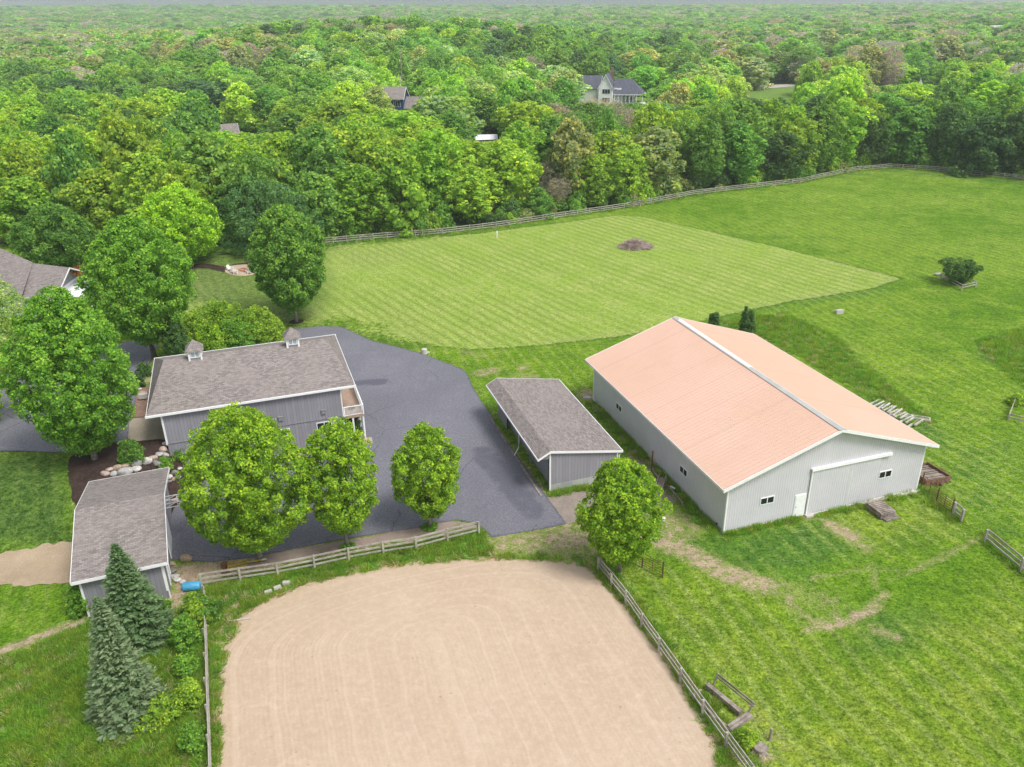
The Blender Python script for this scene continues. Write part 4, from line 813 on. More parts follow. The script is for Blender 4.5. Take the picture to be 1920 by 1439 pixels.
# ================================================================ fences and small things
rnd = random.Random(11)
def zt(x, y): return float(hT(x, y))
def fence(name, label, pts, post_d, h, rails, mat='fence_wood', pw=.13, rh=.14, inset=0, cat='fence', spacing=None):
    """pts: world (x,y) of a polyline; posts and one mesh per rail line, all children of one Empty"""
    pts = [Vector((p[0], p[1])) for p in pts]; base = pts[0]; root = empty(name, (base.x, base.y, zt(*base)), 0, label, cat); z00 = zt(*base)
    stops = []
    for a, b in zip(pts[:-1], pts[1:]):
        n = max(1, round((b-a).length/post_d)); stops += [a+(b-a)*i/n for i in range(n)]
    stops.append(pts[-1]); loc = [Vector((p.x-base.x, p.y-base.y, zt(*p)-z00)) for p in stops]
    me = None
    for p in loc:
        hh = h+rnd.uniform(-.03, .06)
        if me is None:
            o = MB().add([(x, y, z) for z in (-.3, h) for x, y in ((-pw/2, -pw/2), (pw/2, -pw/2), (pw/2, pw/2), (-pw/2, pw/2))], [(3, 2, 1, 0), (4, 5, 6, 7), (0, 1, 5, 4), (1, 2, 6, 5), (2, 3, 7, 6), (3, 0, 4, 7)]).build('post', M[mat], root); me = o.data
        else: o = link('post', me, root)
        o.location = p; o.rotation_euler = (rnd.uniform(-.03, .03), rnd.uniform(-.03, .03), rnd.uniform(0, .5)); o.scale = (1, 1, hh/h)
    for r in rails:
        mb = MB()
        for i in range(len(loc)-1):
            a, b = loc[i], loc[i+1]; d = (b-a).normalized(); nrm = Vector((-d.y, d.x, 0))*(pw/2+.025)
            j1, j2 = rnd.uniform(-.03, .03), rnd.uniform(-.03, .03)
            mb.bar(a+nrm+Vector((0, 0, r+j1)), b+nrm+Vector((0, 0, r+j2)), .05, rh, (0, 0, 1))
        mb.build('rail', M[mat], root)
    return root
def W2(px, py, z=0): p = at_z(px, py, z); return (p.x, p.y)
fence('paddock_fence', 'long weathered fence before the woods, from the oval tree to the far corner', GP(FENCE_PX), 2.75, 1.25, (.35, .75, 1.13))
fence('paddock_fence', 'three rail fence running right from the far pasture corner under the dark trees', GP(FENCE2_PX+[(1990, 345)]), 2.75, 1.25, (.35, .75, 1.13))
z7 = lambda x, y: (360+x/3.2, 880+y/3.2)
fence('arena_fence', 'three rail weathered fence between the asphalt and the sand arena', GP([(379.5, 1101), z7(292, 672), z7(517, 642), z7(737, 597), z7(942, 552), z7(1150, 514), z7(1348, 484), z7(1537, 434), z7(1722, 390)]), 20, 1.25, (.34, .74, 1.14), pw=.15, rh=.15)
fence('arena_fence', 'fence seen almost from above along the left edge of the sand arena', [W2(379.3, 1098, 1.25), W2(383.5, 1270, 1.25), W2(388.5, 1439, 1.25), W2(391, 1520, 1.25)], 2.45, 1.2, (.34, .74, 1.14), pw=.11, rh=.15)
fence('arena_fence', 'three rail fence running down the right side of the sand arena', [W2(1122, 1045, 1.25), W2(1174, 1108, 1.25), W2(1204, 1151, 1.25), W2(1237, 1197, 1.25), W2(1277, 1253, 1.25), W2(1320, 1313, 1.25), W2(1413, 1439, 1.25), W2(1445, 1483, 1.25)], 2.6, 1.25, (.34, .74, 1.14), pw=.15, rh=.15)
fence('rail_fence', 'three rail fence leaving the frame at the right border below the clover patch', [W2(1852.4, 993, 1.25), W2(1920, 1048, 1.25), W2(1960, 1081, 1.25)], 2.6, 1.25, (.34, .74, 1.14), pw=.16, rh=.16)
fence('rail_fence', 'single short wooden fence bay beyond the rusty gates by the barn corner', GP([(1786, 966), (1801, 979)]), 3, 1.25, (.34, .74, 1.14), pw=.18, rh=.16)
def gates(label, A, B, C=None, h=1.35):
    P = GP([A, B]+([C] if C else [])); base = P[0]; root = empty('rusty_gate', (base[0], base[1], 0), 0, label, 'gate')
    for (a, b) in zip(P[:-1], P[1:]):
        a = Vector((a[0]-base[0], a[1]-base[1], 0)); b = Vector((b[0]-base[0], b[1]-base[1], 0)); d = (b-a).normalized()
        mb = MB()
        for k in range(6): z = .2+k*(h-.25)/5; mb.tube([a+Vector((0, 0, z)), b+Vector((0, 0, z))], .024, 6)
        for q in (a+d*.04, b-d*.04, (a+b)/2): mb.tube([q+Vector((0, 0, .15)), q+Vector((0, 0, h))], .026, 6)
        mb.build('gate_panel', M['rust'], root)
    for q in P: MB().tube([(q[0]-base[0], q[1]-base[1], -.2), (q[0]-base[0], q[1]-base[1], h+.2)], .06, 7).build('post', M['rust'], root)
gates('rusty tube gates running from the barn corner into the pasture', (1727, 914), (1755, 942.6), (1783, 964))
gates('rusty tube gate panels beside the round maple near the arena corner', (1172, 1046), (1204, 1064), (1242, 1083.5))

# boulders
def boulder_mesh(seed):
    bm = bmesh.new(); bmesh.ops.create_icosphere(bm, subdivisions=3, radius=.5); r = random.Random(seed)
    dirs = [Vector((r.gauss(0, 1), r.gauss(0, 1), r.gauss(0, 1))).normalized() for _ in range(11)]; ks = [r.uniform(.33, .46) for _ in dirs]
    sx, sy, szz = r.uniform(.95, 1.25), r.uniform(.8, 1), r.uniform(.65, .85)
    for v in bm.verts:
        for d, k in zip(dirs, ks):
            e = v.co.dot(d)-k
            if e > 0: v.co -= d*e*.85
        v.co = Vector((v.co.x*sx, v.co.y*sy, v.co.z*szz))
    me = bpy.data.meshes.new('boulder'); bm.to_mesh(me); bm.free(); me.polygons.foreach_set('use_smooth', [True]*len(me.polygons)); return me
def m_boulder():
    s = N('fieldstone', .9, .2); p = s.obj(); c = s.n('ObjectInfo').outputs['Color']; n = s.noise(p, 3, 5, .7); n2 = s.noise(p, 14, 3, .8)
    a = s.mix(s.ramp(n, .35, .7), s.mix(1, c, (.7, .7, .7), 'MULTIPLY'), s.mix(1, c, (1.15, 1.15, 1.15), 'MULTIPLY')); a = s.mix(s.math('MULTIPLY', s.ramp(n2, .5, .7), .4), a, (.14, .12, .1)); s.bump(n2, .4, .05); return s.col(a)
mbld = m_boulder(); BM = [boulder_mesh(i) for i in range(5)]
for b in BM: b.materials.append(mbld)
STC = {'pale grey': (.46, .44, .42, 1), 'pinkish': (.50, .38, .32, 1), 'tan': (.42, .32, .23, 1), 'dark grey': (.26, .25, .24, 1), 'whitish': (.60, .57, .53, 1)}
ordw = ['first', 'second', 'third', 'fourth', 'fifth', 'sixth', 'seventh', 'eighth', 'ninth', 'tenth', 'eleventh', 'twelfth', 'thirteenth', 'fourteenth', 'fifteenth', 'sixteenth', 'seventeenth', 'eighteenth', 'nineteenth', 'twentieth']
def boulders(L, group, phrase):
    for i, (x, y, w, c) in enumerate(L):
        p = G(x, y); dist = math.hypot(p.x, p.y, CH-p.z); s_ = w/FPX*dist*1.0
        o = link('boulder', BM[(i*3+1) % 5], None, (p.x, p.y, p.z+s_*.24)); o.scale = (s_*1.05, s_, s_*rnd.uniform(.9, 1.1)); o.rotation_euler = (rnd.uniform(-.2, .2), rnd.uniform(-.2, .2), rnd.uniform(-.5, .5)+.3); o.color = STC[c]
        tag(o, '%s boulder, %s from the left %s' % (c, ordw[i], phrase), 'boulder', group)
boulders([(198, 891, 13, 'pinkish'), (206, 884, 13, 'pinkish'), (214, 892, 13, 'pale grey'), (222, 881, 15, 'tan'), (237, 878, 15, 'tan'), (236, 889, 21, 'pale grey'), (256, 884, 17, 'whitish'), (257, 874, 19, 'dark grey'), (275, 869, 17, 'whitish'), (288, 863, 15, 'pinkish'), (294, 872, 15, 'dark grey'), (299, 855, 13, 'pale grey'), (306, 846, 13, 'pinkish'), (309, 857, 13, 'pale grey'), (312, 836, 13, 'whitish'), (317, 847, 10, 'dark grey')], 'boulders of the upper retaining row', 'in the row above the small garage roof')
boulders([(316, 897, 14, 'whitish'), (318, 905, 9, 'dark grey'), (325, 901, 9, 'tan'), (326, 889, 12, 'dark grey'), (329, 942, 13, 'pinkish'), (334, 897, 9, 'pale grey'), (337, 881, 9, 'whitish'), (338, 934, 11, 'pinkish'), (355, 848, 12, 'pinkish')], 'boulders round the basketball bed', 'round the bed below the basketball hoop')
boulders([(315, 1070, 9, 'pinkish'), (315, 1083, 8, 'pale grey'), (316, 1096, 8, 'pale grey'), (323, 1060, 11, 'pinkish'), (325, 1074, 12, 'dark grey'), (328, 1084, 14, 'pale grey'), (333, 1090, 13, 'whitish'), (343, 1094, 11, 'whitish'), (349, 1051, 18, 'tan')], 'boulders at the garage corner', 'at the front corner of the small garage')
boulders([(276, 1, 1, 'tan')][:0]+[(262, 731, 6, 'whitish'), (268, 742, 14, 'pinkish'), (1756, 516, 4, 'pale grey')][:2], 'boulders uphill', 'on the brown stones uphill of the cupola building')
for i, (x, y, s_) in enumerate([(1758.5, 517, .9), (1777, 523, .85)]): p = G(x, y); o = link('boulder', BM[i], None, (p.x, p.y, p.z+.2)); o.scale = (s_*1.3, s_, s_*.8); o.color = STC['whitish' if i else 'pale grey']; tag(o, ['pale flat stone lying left of the small fenced bush', 'whitish stone beside the stems of the small fenced bush'][i], 'stone')
# blue drum
p = G(361, 1106); o = MB().tube([(-.48, 0, .30), (-.44, 0, .30), (-.40, 0, .30), (-.15, 0, .30), (-.12, 0, .30), (.12, 0, .30), (.15, 0, .30), (.40, 0, .30), (.44, 0, .30), (.48, 0, .30)], [.24, .28, .30, .29, .30, .30, .29, .30, .28, .24], 20).build('plastic_drum', M['blue_plastic'], None, True); o.location = p; o.rotation_euler = (0, 0, .12); o.scale = (1.35, 1.2, 1.15); tag(o, 'blue plastic drum lying at the arena fence corner', 'drum')
p = G(341, 1112); o = MB().bar((0, 0, .05), (.25, .9, .10), .07).bar((.5, .2, .05), (.1, .5, .2), .05).build('scrap_board', M['pale_wood']); o.location = p; tag(o, 'short pale scrap boards below the blue drum', 'board')
# yellow drag implement
p = G(447, 1068); r_ = empty('yellow_implement', p, .35, 'small yellow framed towed implement with a rusty wheel behind the arena fence', 'farm implement')
mb = MB()
for y in (-.4, 0, .4): mb.bar((-.7, y, .5), (.7, y, .5), .08)
for x in (-.7, -.1, .7): mb.bar((x, -.42, .5), (x, .42, .5), .08); mb.bar((x, -.4, .05), (x, -.4, .5), .06); mb.bar((x, .4, .05), (x, .4, .5), .06)
mb.bar((.7, 0, .5), (1.9, .1, .35), .09); mb.build('frame', M['yellow'], r_)
MB().bar((1.85, .1, .35), (2.2, .13, .33), .1).build('hitch', M['galv'], r_)
for y in (-.5, .5): MB().tube([(-.95, y-.08, .32), (-.95, y+.08, .32)], .32, 16).build('wheel', M['rust'], r_)
# concrete blocks
for x, y, a, t in ((503.5, 1113, .45, 'leftmost grey concrete block in the grass above the arena sand'), (520.5, 1105, .55, 'middle grey concrete block of the three by the arena sand'), (537.5, 1096, .03, 'rightmost pale concrete block of the three by the arena sand')):
    p = G(x, y); o = MB().box(-.27, -.13, 0, .27, .13, .26).box(-.285, -.145, .11, .285, .145, .15).build('concrete_block', M['concrete_block']); o.location = p; o.rotation_euler = (0, 0, a); tag(o, t, 'block', 'concrete blocks by the arena')
p = G(450, 1164); o = MB().bar((-.75, -.12, .06), (.75, .12, .1), .09).build('fallen_rail', M['pale_wood']); o.location = p; tag(o, 'pale pole lying at the upper left edge of the arena', 'pole')
# bucket, stake, stump and posts, boxes
p = G(1241.5, 981); o = MB().tube([(0, 0, 0), (0, 0, .05), (0, 0, .42), (0, 0, .44)], [.15, .16, .20, .20], 16).build('bucket', M['white'], None, True); o.location = p; o.scale = (1.2,)*3; tag(o, 'white bucket on the bare grass right of the round maple', 'bucket')
p = G(932, 446); o = MB().tube([(0, 0, -.1), (0, 0, 1.25)], .09, 8).box(-.12, -.03, .9, .12, .03, 1.3).build('white_stake', M['white']); o.location = p; tag(o, 'white stake in the mown field below the far fence', 'stake')
p = G(1443, 1388); o = MB().tube([(0, 0, -.1), (.02, 0, .95)], [.10, .08], 8).build('wooden_post', M['old_wood']); o.location = p; tag(o, 'lone grey post standing behind the cut stump, lower right', 'post')
p = G(1424, 1408); o = MB().tube([(0, 0, -.1), (0, 0, .1), (0, 0, .36)], [.50, .42, .40], 14).tube([(0, 0, .36), (0, 0, .37)], .34, 14)
for k in range(6): a = k*1.05+.3; o.tube([(.3*math.cos(a), .3*math.sin(a), .12), (.62*math.cos(a), .62*math.sin(a), -.03)], [.13, .05], 6)
o = o.build('tree_stump', M['old_wood']); o.location = p; tag(o, 'pale cut tree stump beside the arena fence, lower right', 'stump')
p = G(796, 663); o = MB().tube([(0, 0, -.1), (0, 0, .55)], [.42, .36], 12).tube([(0, 0, .55), (0, 0, .62)], [.38, .34], 12).tube([(.5, .2, 0), (.5, .2, .12)], .18, 8).build('grey_stump', M['concrete_block']); o.location = p; tag(o, 'grey round stump at the far edge of the asphalt', 'stump')
p = G(1573, 588); o = MB().box(-.85, -.45, 0, .85, .45, .75).box(-.9, -.5, .75, .9, .5, .83).box(-.72, -.33, .83, .72, .33, .9).build('water_trough', M['concrete_block']); o.location = p; o.rotation_euler = (0, 0, .2); o.scale = (.62,)*3; tag(o, 'grey box shaped trough in the pasture behind the barn', 'trough')
p = G(1100.5, 748); o = MB().box(-.4, -.2, 0, .4, .2, .18).box(-.1, .25, 0, .35, .5, .14).build('splash_block', M['concrete_block']); o.location = p; tag(o, 'pale splash block at the far left corner of the barn', 'block')
p = G(1515, 967); o = MB().box(-.35, -.3, 0, .35, .3, .16).build('doorstep', M['concrete_block']); o.location = p; o.rotation_euler = (0, 0, .31); tag(o, 'small concrete doorstep at the barn sliding door', 'step')
# pallets
def pallet(p, a, t):
    mb = MB()
    for x in (-.55, 0, .55): mb.box(x-.05, -.75, .02, x+.05, .75, .11)
    for k in range(8): y = -.72+k*.2; mb.box(-.62, y-.07, .11, .62, y+.07, .135)
    for k in (0, 3, 7): y = -.72+k*.2; mb.box(-.62, y-.07, -.005, .62, y+.07, .02)
    o = mb.build('wooden_pallet', M['old_wood']); o.location = p; o.rotation_euler = (0, 0, a); o.scale = (1.2, 1.2, .9); tag(o, t, 'pallet', 'pallets stacked by the barn'); return o
p = G(1650, 962)
for k, (dx, dy, a, t) in enumerate([(.25, -.25, .42, 'lowest weathered pallet, jutting out under the stack in front of the barn'), (0, 0, .3, 'second lowest weathered pallet of the stack in front of the barn'), (-.05, .05, .34, 'middle weathered pallet of the stack in front of the barn'), (0, .02, .31, 'second highest weathered pallet of the stack in front of the barn'), (-.03, .06, .33, 'topmost weathered pallet of the stack in front of the barn')]):
    pallet(p+Vector((dx, dy, 0.01+k*.125)), a, t)
# loose timbers behind the barn
rt = random.Random(4)
TB = [(1638, 757), (1647, 761), (1654, 763), (1660, 765), (1665, 768), (1671, 771), (1676, 774), (1682, 777), (1688, 780), (1694, 784), (1699, 788), (1705, 792), (1711, 797), (1722, 796)]
for i, (x, y) in enumerate(TB):
    p = G(x, y); o = MB().box(-1.1, -.09, 0, 1.1, .09, .16).build('timber', M['pale_wood']); o.location = p+Vector((0, 0, .05+.08*(i % 2))); o.rotation_euler = (0, rt.uniform(-.02, .06), .72+rt.uniform(-.12, .12)); o.scale.x = rt.uniform(.75, 1.15)
    tag(o, '%s bleached timber from the top in the row lying behind the barn roof edge' % ordw[i], 'timber', 'timbers laid out behind the barn')
p = G(1705, 783); r_ = empty('timber_rack', p, -.42, 'long pale wooden frame lying on the grass beside the loose timbers', 'frame')
MB().box(-2.0, -.42, .02, 2.0, -.28, .2).box(-2.0, .28, .02, 2.0, .42, .2).box(-1.9, -.07, .02, 1.9, .07, .16).build('beam', M['pale_wood'], r_)
MB().box(-2.0, -.28, .04, -1.85, .28, .18).box(1.85, -.28, .04, 2.0, .28, .18).build('cross_beam', M['pale_wood'], r_)
# wooden bin behind the barn corner
p = G(1739, 893); r_ = empty('wooden_bin', p, .25, 'broken brown wooden bin full of boards behind the right barn corner', 'bin')
mb = MB()
for k in range(9): mb.box(-1.3, -1.2+k*.27, .25+.03*(k % 3), 1.1, -1.2+k*.27+.18, .32+.03*(k % 3))
mb.build('plank', M['old_wood'], r_); mb = MB().box(-1.4, -1.35, 0, 1.3, -1.25, .55).box(-1.4, 1.25, 0, 1.1, 1.35, .6).bar((1.25, -1.3, .3), (.9, 1.3, .35), .1, .6).box(-1.4, -1.25, 0, -1.3, 1.25, .6); mb.build('side_board', m_plain('reddish_wood', (.22, .13, .09), .9, .1, .35, 5), r_)
r2_ = MB()
for k in range(46): a = rt.uniform(-1.9, .9); rr = rt.uniform(1.2, 1.75); x, y = rr*math.cos(a), rr*math.sin(a); d = Vector((rt.gauss(0, 1), rt.gauss(0, 1), .1)).normalized()*.3; c_ = Vector((x, y, .08+rt.random()*.2)); r2_.bar(c_-d, c_+d, .07)
o = r2_.build('broken_wood', m_plain('rotten_wood', (.20, .12, .08), .95, .1, .4, 5)); o.location = p; tag(o, 'reddish broken wood heaped against the bin at the barn corner', 'wood pile')
# things along the left barn wall
p = G(1221, 893); o = MB().tube([(0, 0, -.1), (0, 0, 2.6)], .065, 8).box(-.09, -.09, 2.55, .09, .09, 2.66).build('iron_post', M['rust']); o.location = p; tag(o, 'tall rusty iron post between the round maple and the barn', 'post')
p = G(1236, 922); r_ = empty('feed_bunk', p, R(70), 'dark wooden feed bunk half hidden by the round maple', 'feed bunk')
MB().box(-1.6, -.35, .55, 1.6, -.27, .85).box(-1.6, .27, .55, 1.6, .35, .85).box(-1.6, -.27, .5, 1.6, .27, .56).build('trough', M['old_wood'], r_)
for x in (-1.45, 1.45):
    for y in (-.28, .28): MB().box(x-.06, y-.06, 0, x+.06, y+.06, .55).build('leg', M['old_wood'], r_)
for n_, (A, B, w) in enumerate([((1222, 884), (1240, 906), .2), ((1243, 905), (1262, 925), .2), ((1262, 926), (1280, 947), .16)]):
    a, b = G(*A), G(*B); o = MB().bar(a+Vector((0, 0, .1)), b+Vector((0, 0, .1)), w, .22).build('edging_timber', M['old_wood']); tag(o, ['upper', 'middle', 'lower'][n_]+' old timber edging the gravel beside the barn wall', 'timber')
a, b = G(1256, 917), G(1265, 922); o = MB().bar(a+Vector((0, 0, .3)), b+Vector((0, 0, .3)), .1).build('white_pipe', M['white']); tag(o, 'short white pipe on the timbers beside the barn wall', 'pipe')
# crib at the arena fence
p = G(1352, 1330); r_ = empty('timber_crib', p, R(-56), 'old railway timber mounting bench with a leaning rail behind the arena fence', 'bench')
MB().box(-1.7, .35, .25, 1.1, .50, .48).box(-1.7, .52, .27, 1.1, .66, .46).build('seat', M['old_wood'], r_)
MB().box(-1.6, -.95, 0, 1.6, -.78, .22).build('front_beam', M['old_wood'], r_)
MB().box(1.25, -.9, 0, 1.43, .95, .36).box(1.45, -.9, 0, 1.63, 1.0, .28).build('end_beam', M['old_wood'], r_)
MB().box(-1.75, -.9, 0, -1.6, .0, .25).build('end_beam', M['old_wood'], r_)
for x in (-1.5, 1.35): MB().bar((x, .75, 0), (x, 1.25, 1.0), .09).build('post', M['old_wood'], r_)
MB().bar((-1.6, 1.22, .97), (1.5, 1.22, .97), .05, .14).bar((-1.6, 1.15, .78), (1.5, 1.15, .78), .04, .10).build('back_rail', M['old_wood'], r_)
for x in (-1.5, .9): MB().box(x-.1, .36, 0, x+.1, .62, .26).build('leg', M['old_wood'], r_)
# little fence round the bush
p = G(1790, 540); r_ = empty('bush_guard', p, 0, 'low two rail wooden guard fence round the small bush in the pasture', 'fence')
cs = [Vector((*W2(1763, 523.5, .0), 0)), Vector((*W2(1803, 545, 0), 0)), Vector((*W2(1829, 539, 0), 0)), Vector((*W2(1790, 521, 0), 0))]
cs = [c-Vector((p.x, p.y, 0)) for c in cs]
for c in cs: MB().box(c.x-.07, c.y-.07, -.1, c.x+.07, c.y+.07, .95).build('post', M['fence_wood'], r_)
for z in (.45, .85):
    mb = MB()
    for a, b in zip(cs, cs[1:]+cs[:1]): mb.bar(a+Vector((0, 0, z)), b+Vector((0, 0, z)), .05, .13)
    mb.build('rail', M['fence_wood'], r_)
p = G(1905, 772); r_ = empty('garden_box', p, 0, 'low railed timber enclosure at the right border of the pasture', 'enclosure')
cs = [Vector((*W2(x, y), 0))-Vector((p.x, p.y, 0)) for x, y in ((1890, 788), (1902, 756), (1990, 775), (1980, 812))]
for c in cs: MB().box(c.x-.07, c.y-.07, -.1, c.x+.07, c.y+.07, .8).build('post', M['fence_wood'], r_)
for z in (.35, .72):
    mb = MB()
    for a, b in zip(cs, cs[1:]+cs[:1]): mb.bar(a+Vector((0, 0, z)), b+Vector((0, 0, z)), .05, .13)
    mb.build('rail', M['fence_wood'], r_)
# fire pit and its chairs
def chair(q, a, t):
    r_ = empty('garden_chair', G(*q), a, t, 'chair', 'chairs round the fire pit')
    MB().prism([(-.3, -.25, .36), (.3, -.25, .36), (.3, .3, .26), (-.3, .3, .26)], (0, 0, .04)).build('seat', M['pale_wood'], r_)
    mb = MB()
    for k in range(5): x = -.26+k*.13; mb.bar((x, .25, .28), (x, .58, 1.02-.04*abs(k-2)), .10, .025)
    mb.build('backrest', M['white'], r_)
    for x in (-.36, .36): MB().box(x-.07, -.35, .58, x+.07, .42, .61).build('armrest', M['white'], r_); MB().box(x-.03, -.30, 0, x+.03, -.22, .58).box(x-.03, .28, 0, x+.03, .36, .58).build('leg', M['white'], r_)
for q, a, t in (((433, 509), 1.1, 'white slatted chair at the left rim of the fire pit'), ((441, 514), 2.2, 'white slatted chair at the near rim of the fire pit'), ((467, 514), -2.4, 'white slatted chair below the oval maple at the fire pit'), ((472, 502), -1.0, 'white slatted chair at the far right rim of the fire pit')): chair(q, a, t)
p = G(456, 508); o = MB()
for k in range(14): a = k/14*2*math.pi; o.box(.62*math.cos(a)-.14, .62*math.sin(a)-.12, 0, .62*math.cos(a)+.14, .62*math.sin(a)+.12, .3)
o = o.build('fire_ring', M['red_stuff']); o.location = p; tag(o, 'round brown fire ring amid the white chairs', 'fire pit')
# brush pile
p = G(1192, 464); mb = MB(); rb = random.Random(3)
for k in range(760):
    a = rb.uniform(0, 6.28); rr = rb.random()**.6; x, y = 3.0*rr*math.cos(a), 2.3*rr*math.sin(a); z = 1.35*(1-rr**1.6)*rb.uniform(.15, 1)+.05
    d = Vector((rb.gauss(0, 1)-.0, rb.gauss(0, 1), rb.gauss(0, .35))); d = (d.normalized()*.7+Vector((-math.sin(a), math.cos(a), 0))*.3).normalized()*rb.uniform(.35, .9); c_ = Vector((x, y, z))
    mb.bar(c_-d, c_+d+Vector((0, 0, rb.uniform(-.1, .15))), rb.choice((.05, .07, .10)))
def m_brush():
    s = N('brushwood', .95, .1); p_ = s.obj(); f = s.noise(p_, .8, 3); g = s.noise(p_, 5, 2); a = s.mix(s.ramp(f, .35, .65), (.30, .22, .19), (.50, .42, .39)); return s.col(s.mix(s.ramp(g, .45, .7), a, (.22, .14, .10)))
o = mb.build('brush_pile', m_brush()); o.location = p; tag(o, 'low heap of grey and brown brushwood on the mown field', 'brush pile')
# poles and masts among the woods
def pole(q, h, t, mat='pale_wood', arm=True, lean=0):
    p = G(*q); o = empty('utility_pole', p, 0, t, 'utility pole'); MB().tube([(0, 0, -1), (lean, 0, h)], [.22, .16], 8).build('shaft', M[mat], o)
    if arm: MB().box(-.9+lean*.95, -.07, h-.8, .9+lean*.95, .07, h-.65).build('crossarm', M[mat], o)
pole((757, 196), 22, 'brown utility pole rising from the trees behind the blue house', 'old_wood', False)
pole((755, 208), 13, 'short pale pole above the roof ridge of the blue house', 'pale_wood', False)
pole((1820, 125), 26, 'tall slightly leaning grey mast near the upper right corner', 'galv', False, 1.2)
pole((1448, 124), 13, 'short grey pole in the woods beyond the pale lane', 'galv', False)
pole((1173, 158), 20, 'thin pale pole rising behind the white farmhouse', 'pale_wood', False)
# ================================================================ trees
PROF = {'maple': [(0, .20), (.1, .55), (.28, .88), (.48, 1), (.66, .93), (.81, .72), (.93, .42), (1, .12)],
  'oval': [(0, .30), (.15, .74), (.4, 1), (.64, .95), (.82, .72), (.94, .42), (1, .12)],
  'round': [(0, .45), (.2, .9), (.45, 1), (.7, .88), (.88, .58), (1, .15)],
  'wood': [(0, .62), (.25, .82), (.55, 1), (.75, .88), (.9, .58), (1, .15)],
  'tall': [(0, .5), (.3, .9), (.6, 1), (.85, .8), (1, .25)],
  'bush': [(0, .85), (.3, 1), (.6, .9), (.85, .6), (1, .2)],
  'spire': [(0, .8), (.2, 1), (.5, .88), (.8, .5), (.95, .2), (1, .05)],
  'vase': [(0, .25), (.3, .6), (.6, .95), (.8, 1), (.93, .75), (1, .3)]}
def unit(v): return v/np.maximum(np.linalg.norm(v, axis=1, keepdims=True), 1e-9)
def crown(seed, Rr, z0, z1, prof, nl, lr, npl, ls, tips=.2, up=.35, inner=.4, aspect=.72, rough=.24, dark=.47, twig=0):
    g = np.random.default_rng(seed); pr = np.array(PROF[prof]); t_ = np.linspace(0, 1, 200); rr = np.interp(t_, pr[:, 0], pr[:, 1]); w = np.cumsum(rr+.15); w /= w[-1]
    n_in = int(nl*inner); n_out = nl-n_in
    t = np.interp((np.arange(n_out)+g.random(n_out))/n_out, w, t_); th = np.arange(n_out)*2.39996+g.normal(0, .25, n_out)
    ph = g.uniform(0, 6.28, 6); f = 1+rough*(.5*np.sin(2*th+ph[0]+3*t)+.5*np.sin(3*th+ph[1]-5*t)+.4*np.sin(5*th+ph[2]+9*t))*.6
    r = np.interp(t, pr[:, 0], pr[:, 1])*Rr*f*g.uniform(.80, 1.0, n_out)-lr*.45
    r = np.maximum(r, 0)
    ti = g.random(n_in)*.85+.05; thi = g.uniform(0, 6.28, n_in); ri = np.interp(ti, pr[:, 0], pr[:, 1])*Rr*g.uniform(.05, .66, n_in)
    t = np.concatenate([t, ti]); th = np.concatenate([th, thi]); r = np.concatenate([r, ri])
    zc = z0+(z1-z0)*t; zc = np.minimum(zc, z1-lr*.35)
    C = np.stack([r*np.cos(th), r*np.sin(th), zc], 1); zm = z0+(z1-z0)*.42
    O = unit(C-np.array([0, 0, zm])*1.0); lrr = lr*g.uniform(.5, 1.45, nl); lrr[n_out:] *= 1.35; lf = g.random(nl)
    k = np.repeat(np.arange(nl), npl); n = len(k)
    D = unit(g.normal(size=(n, 3))+.95*O[k]+np.array([0, 0, up])); rad = lrr[k]*(.55+.5*g.random(n))
    P = C[k]+D*rad[:, None]*np.array([1, 1, .85])
    Nn = unit(D+.75*g.normal(size=(n, 3))+np.array([0, 0, .3])); A = unit(np.cross(Nn, g.normal(size=(n, 3)))); B = np.cross(Nn, A)
    s = ls*g.uniform(.6, 1.35, n)[:, None]
    if twig: A = unit(D+.5*g.normal(size=(n, 3))); B = unit(np.cross(A, g.normal(size=(n, 3))))
    V = np.stack([P-A*s, P+B*s*aspect, P+A*s, P-B*s*aspect], 1)
    V[:, 0] -= Nn*s*.18; V[:, 2] -= Nn*s*.18
    V[:, :, 2] = np.maximum(V[:, :, 2], .05)
    top_ = (D*O[k]).sum(1)
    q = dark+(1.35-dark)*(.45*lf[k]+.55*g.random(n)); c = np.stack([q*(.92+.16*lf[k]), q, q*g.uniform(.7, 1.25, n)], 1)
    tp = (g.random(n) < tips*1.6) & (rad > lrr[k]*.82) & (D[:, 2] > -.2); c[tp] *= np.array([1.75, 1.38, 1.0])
    Cc = np.repeat(c, 4, 0).reshape(-1, 3)
    return V.reshape(-1, 3), np.arange(4*n).reshape(-1, 4), Cc
def crown_mesh(name, *a, far=False, **k):
    V, F, C = crown(*a, **k); return np_mesh(name, V, F, M['leaf_far' if far else 'leaf'], C)
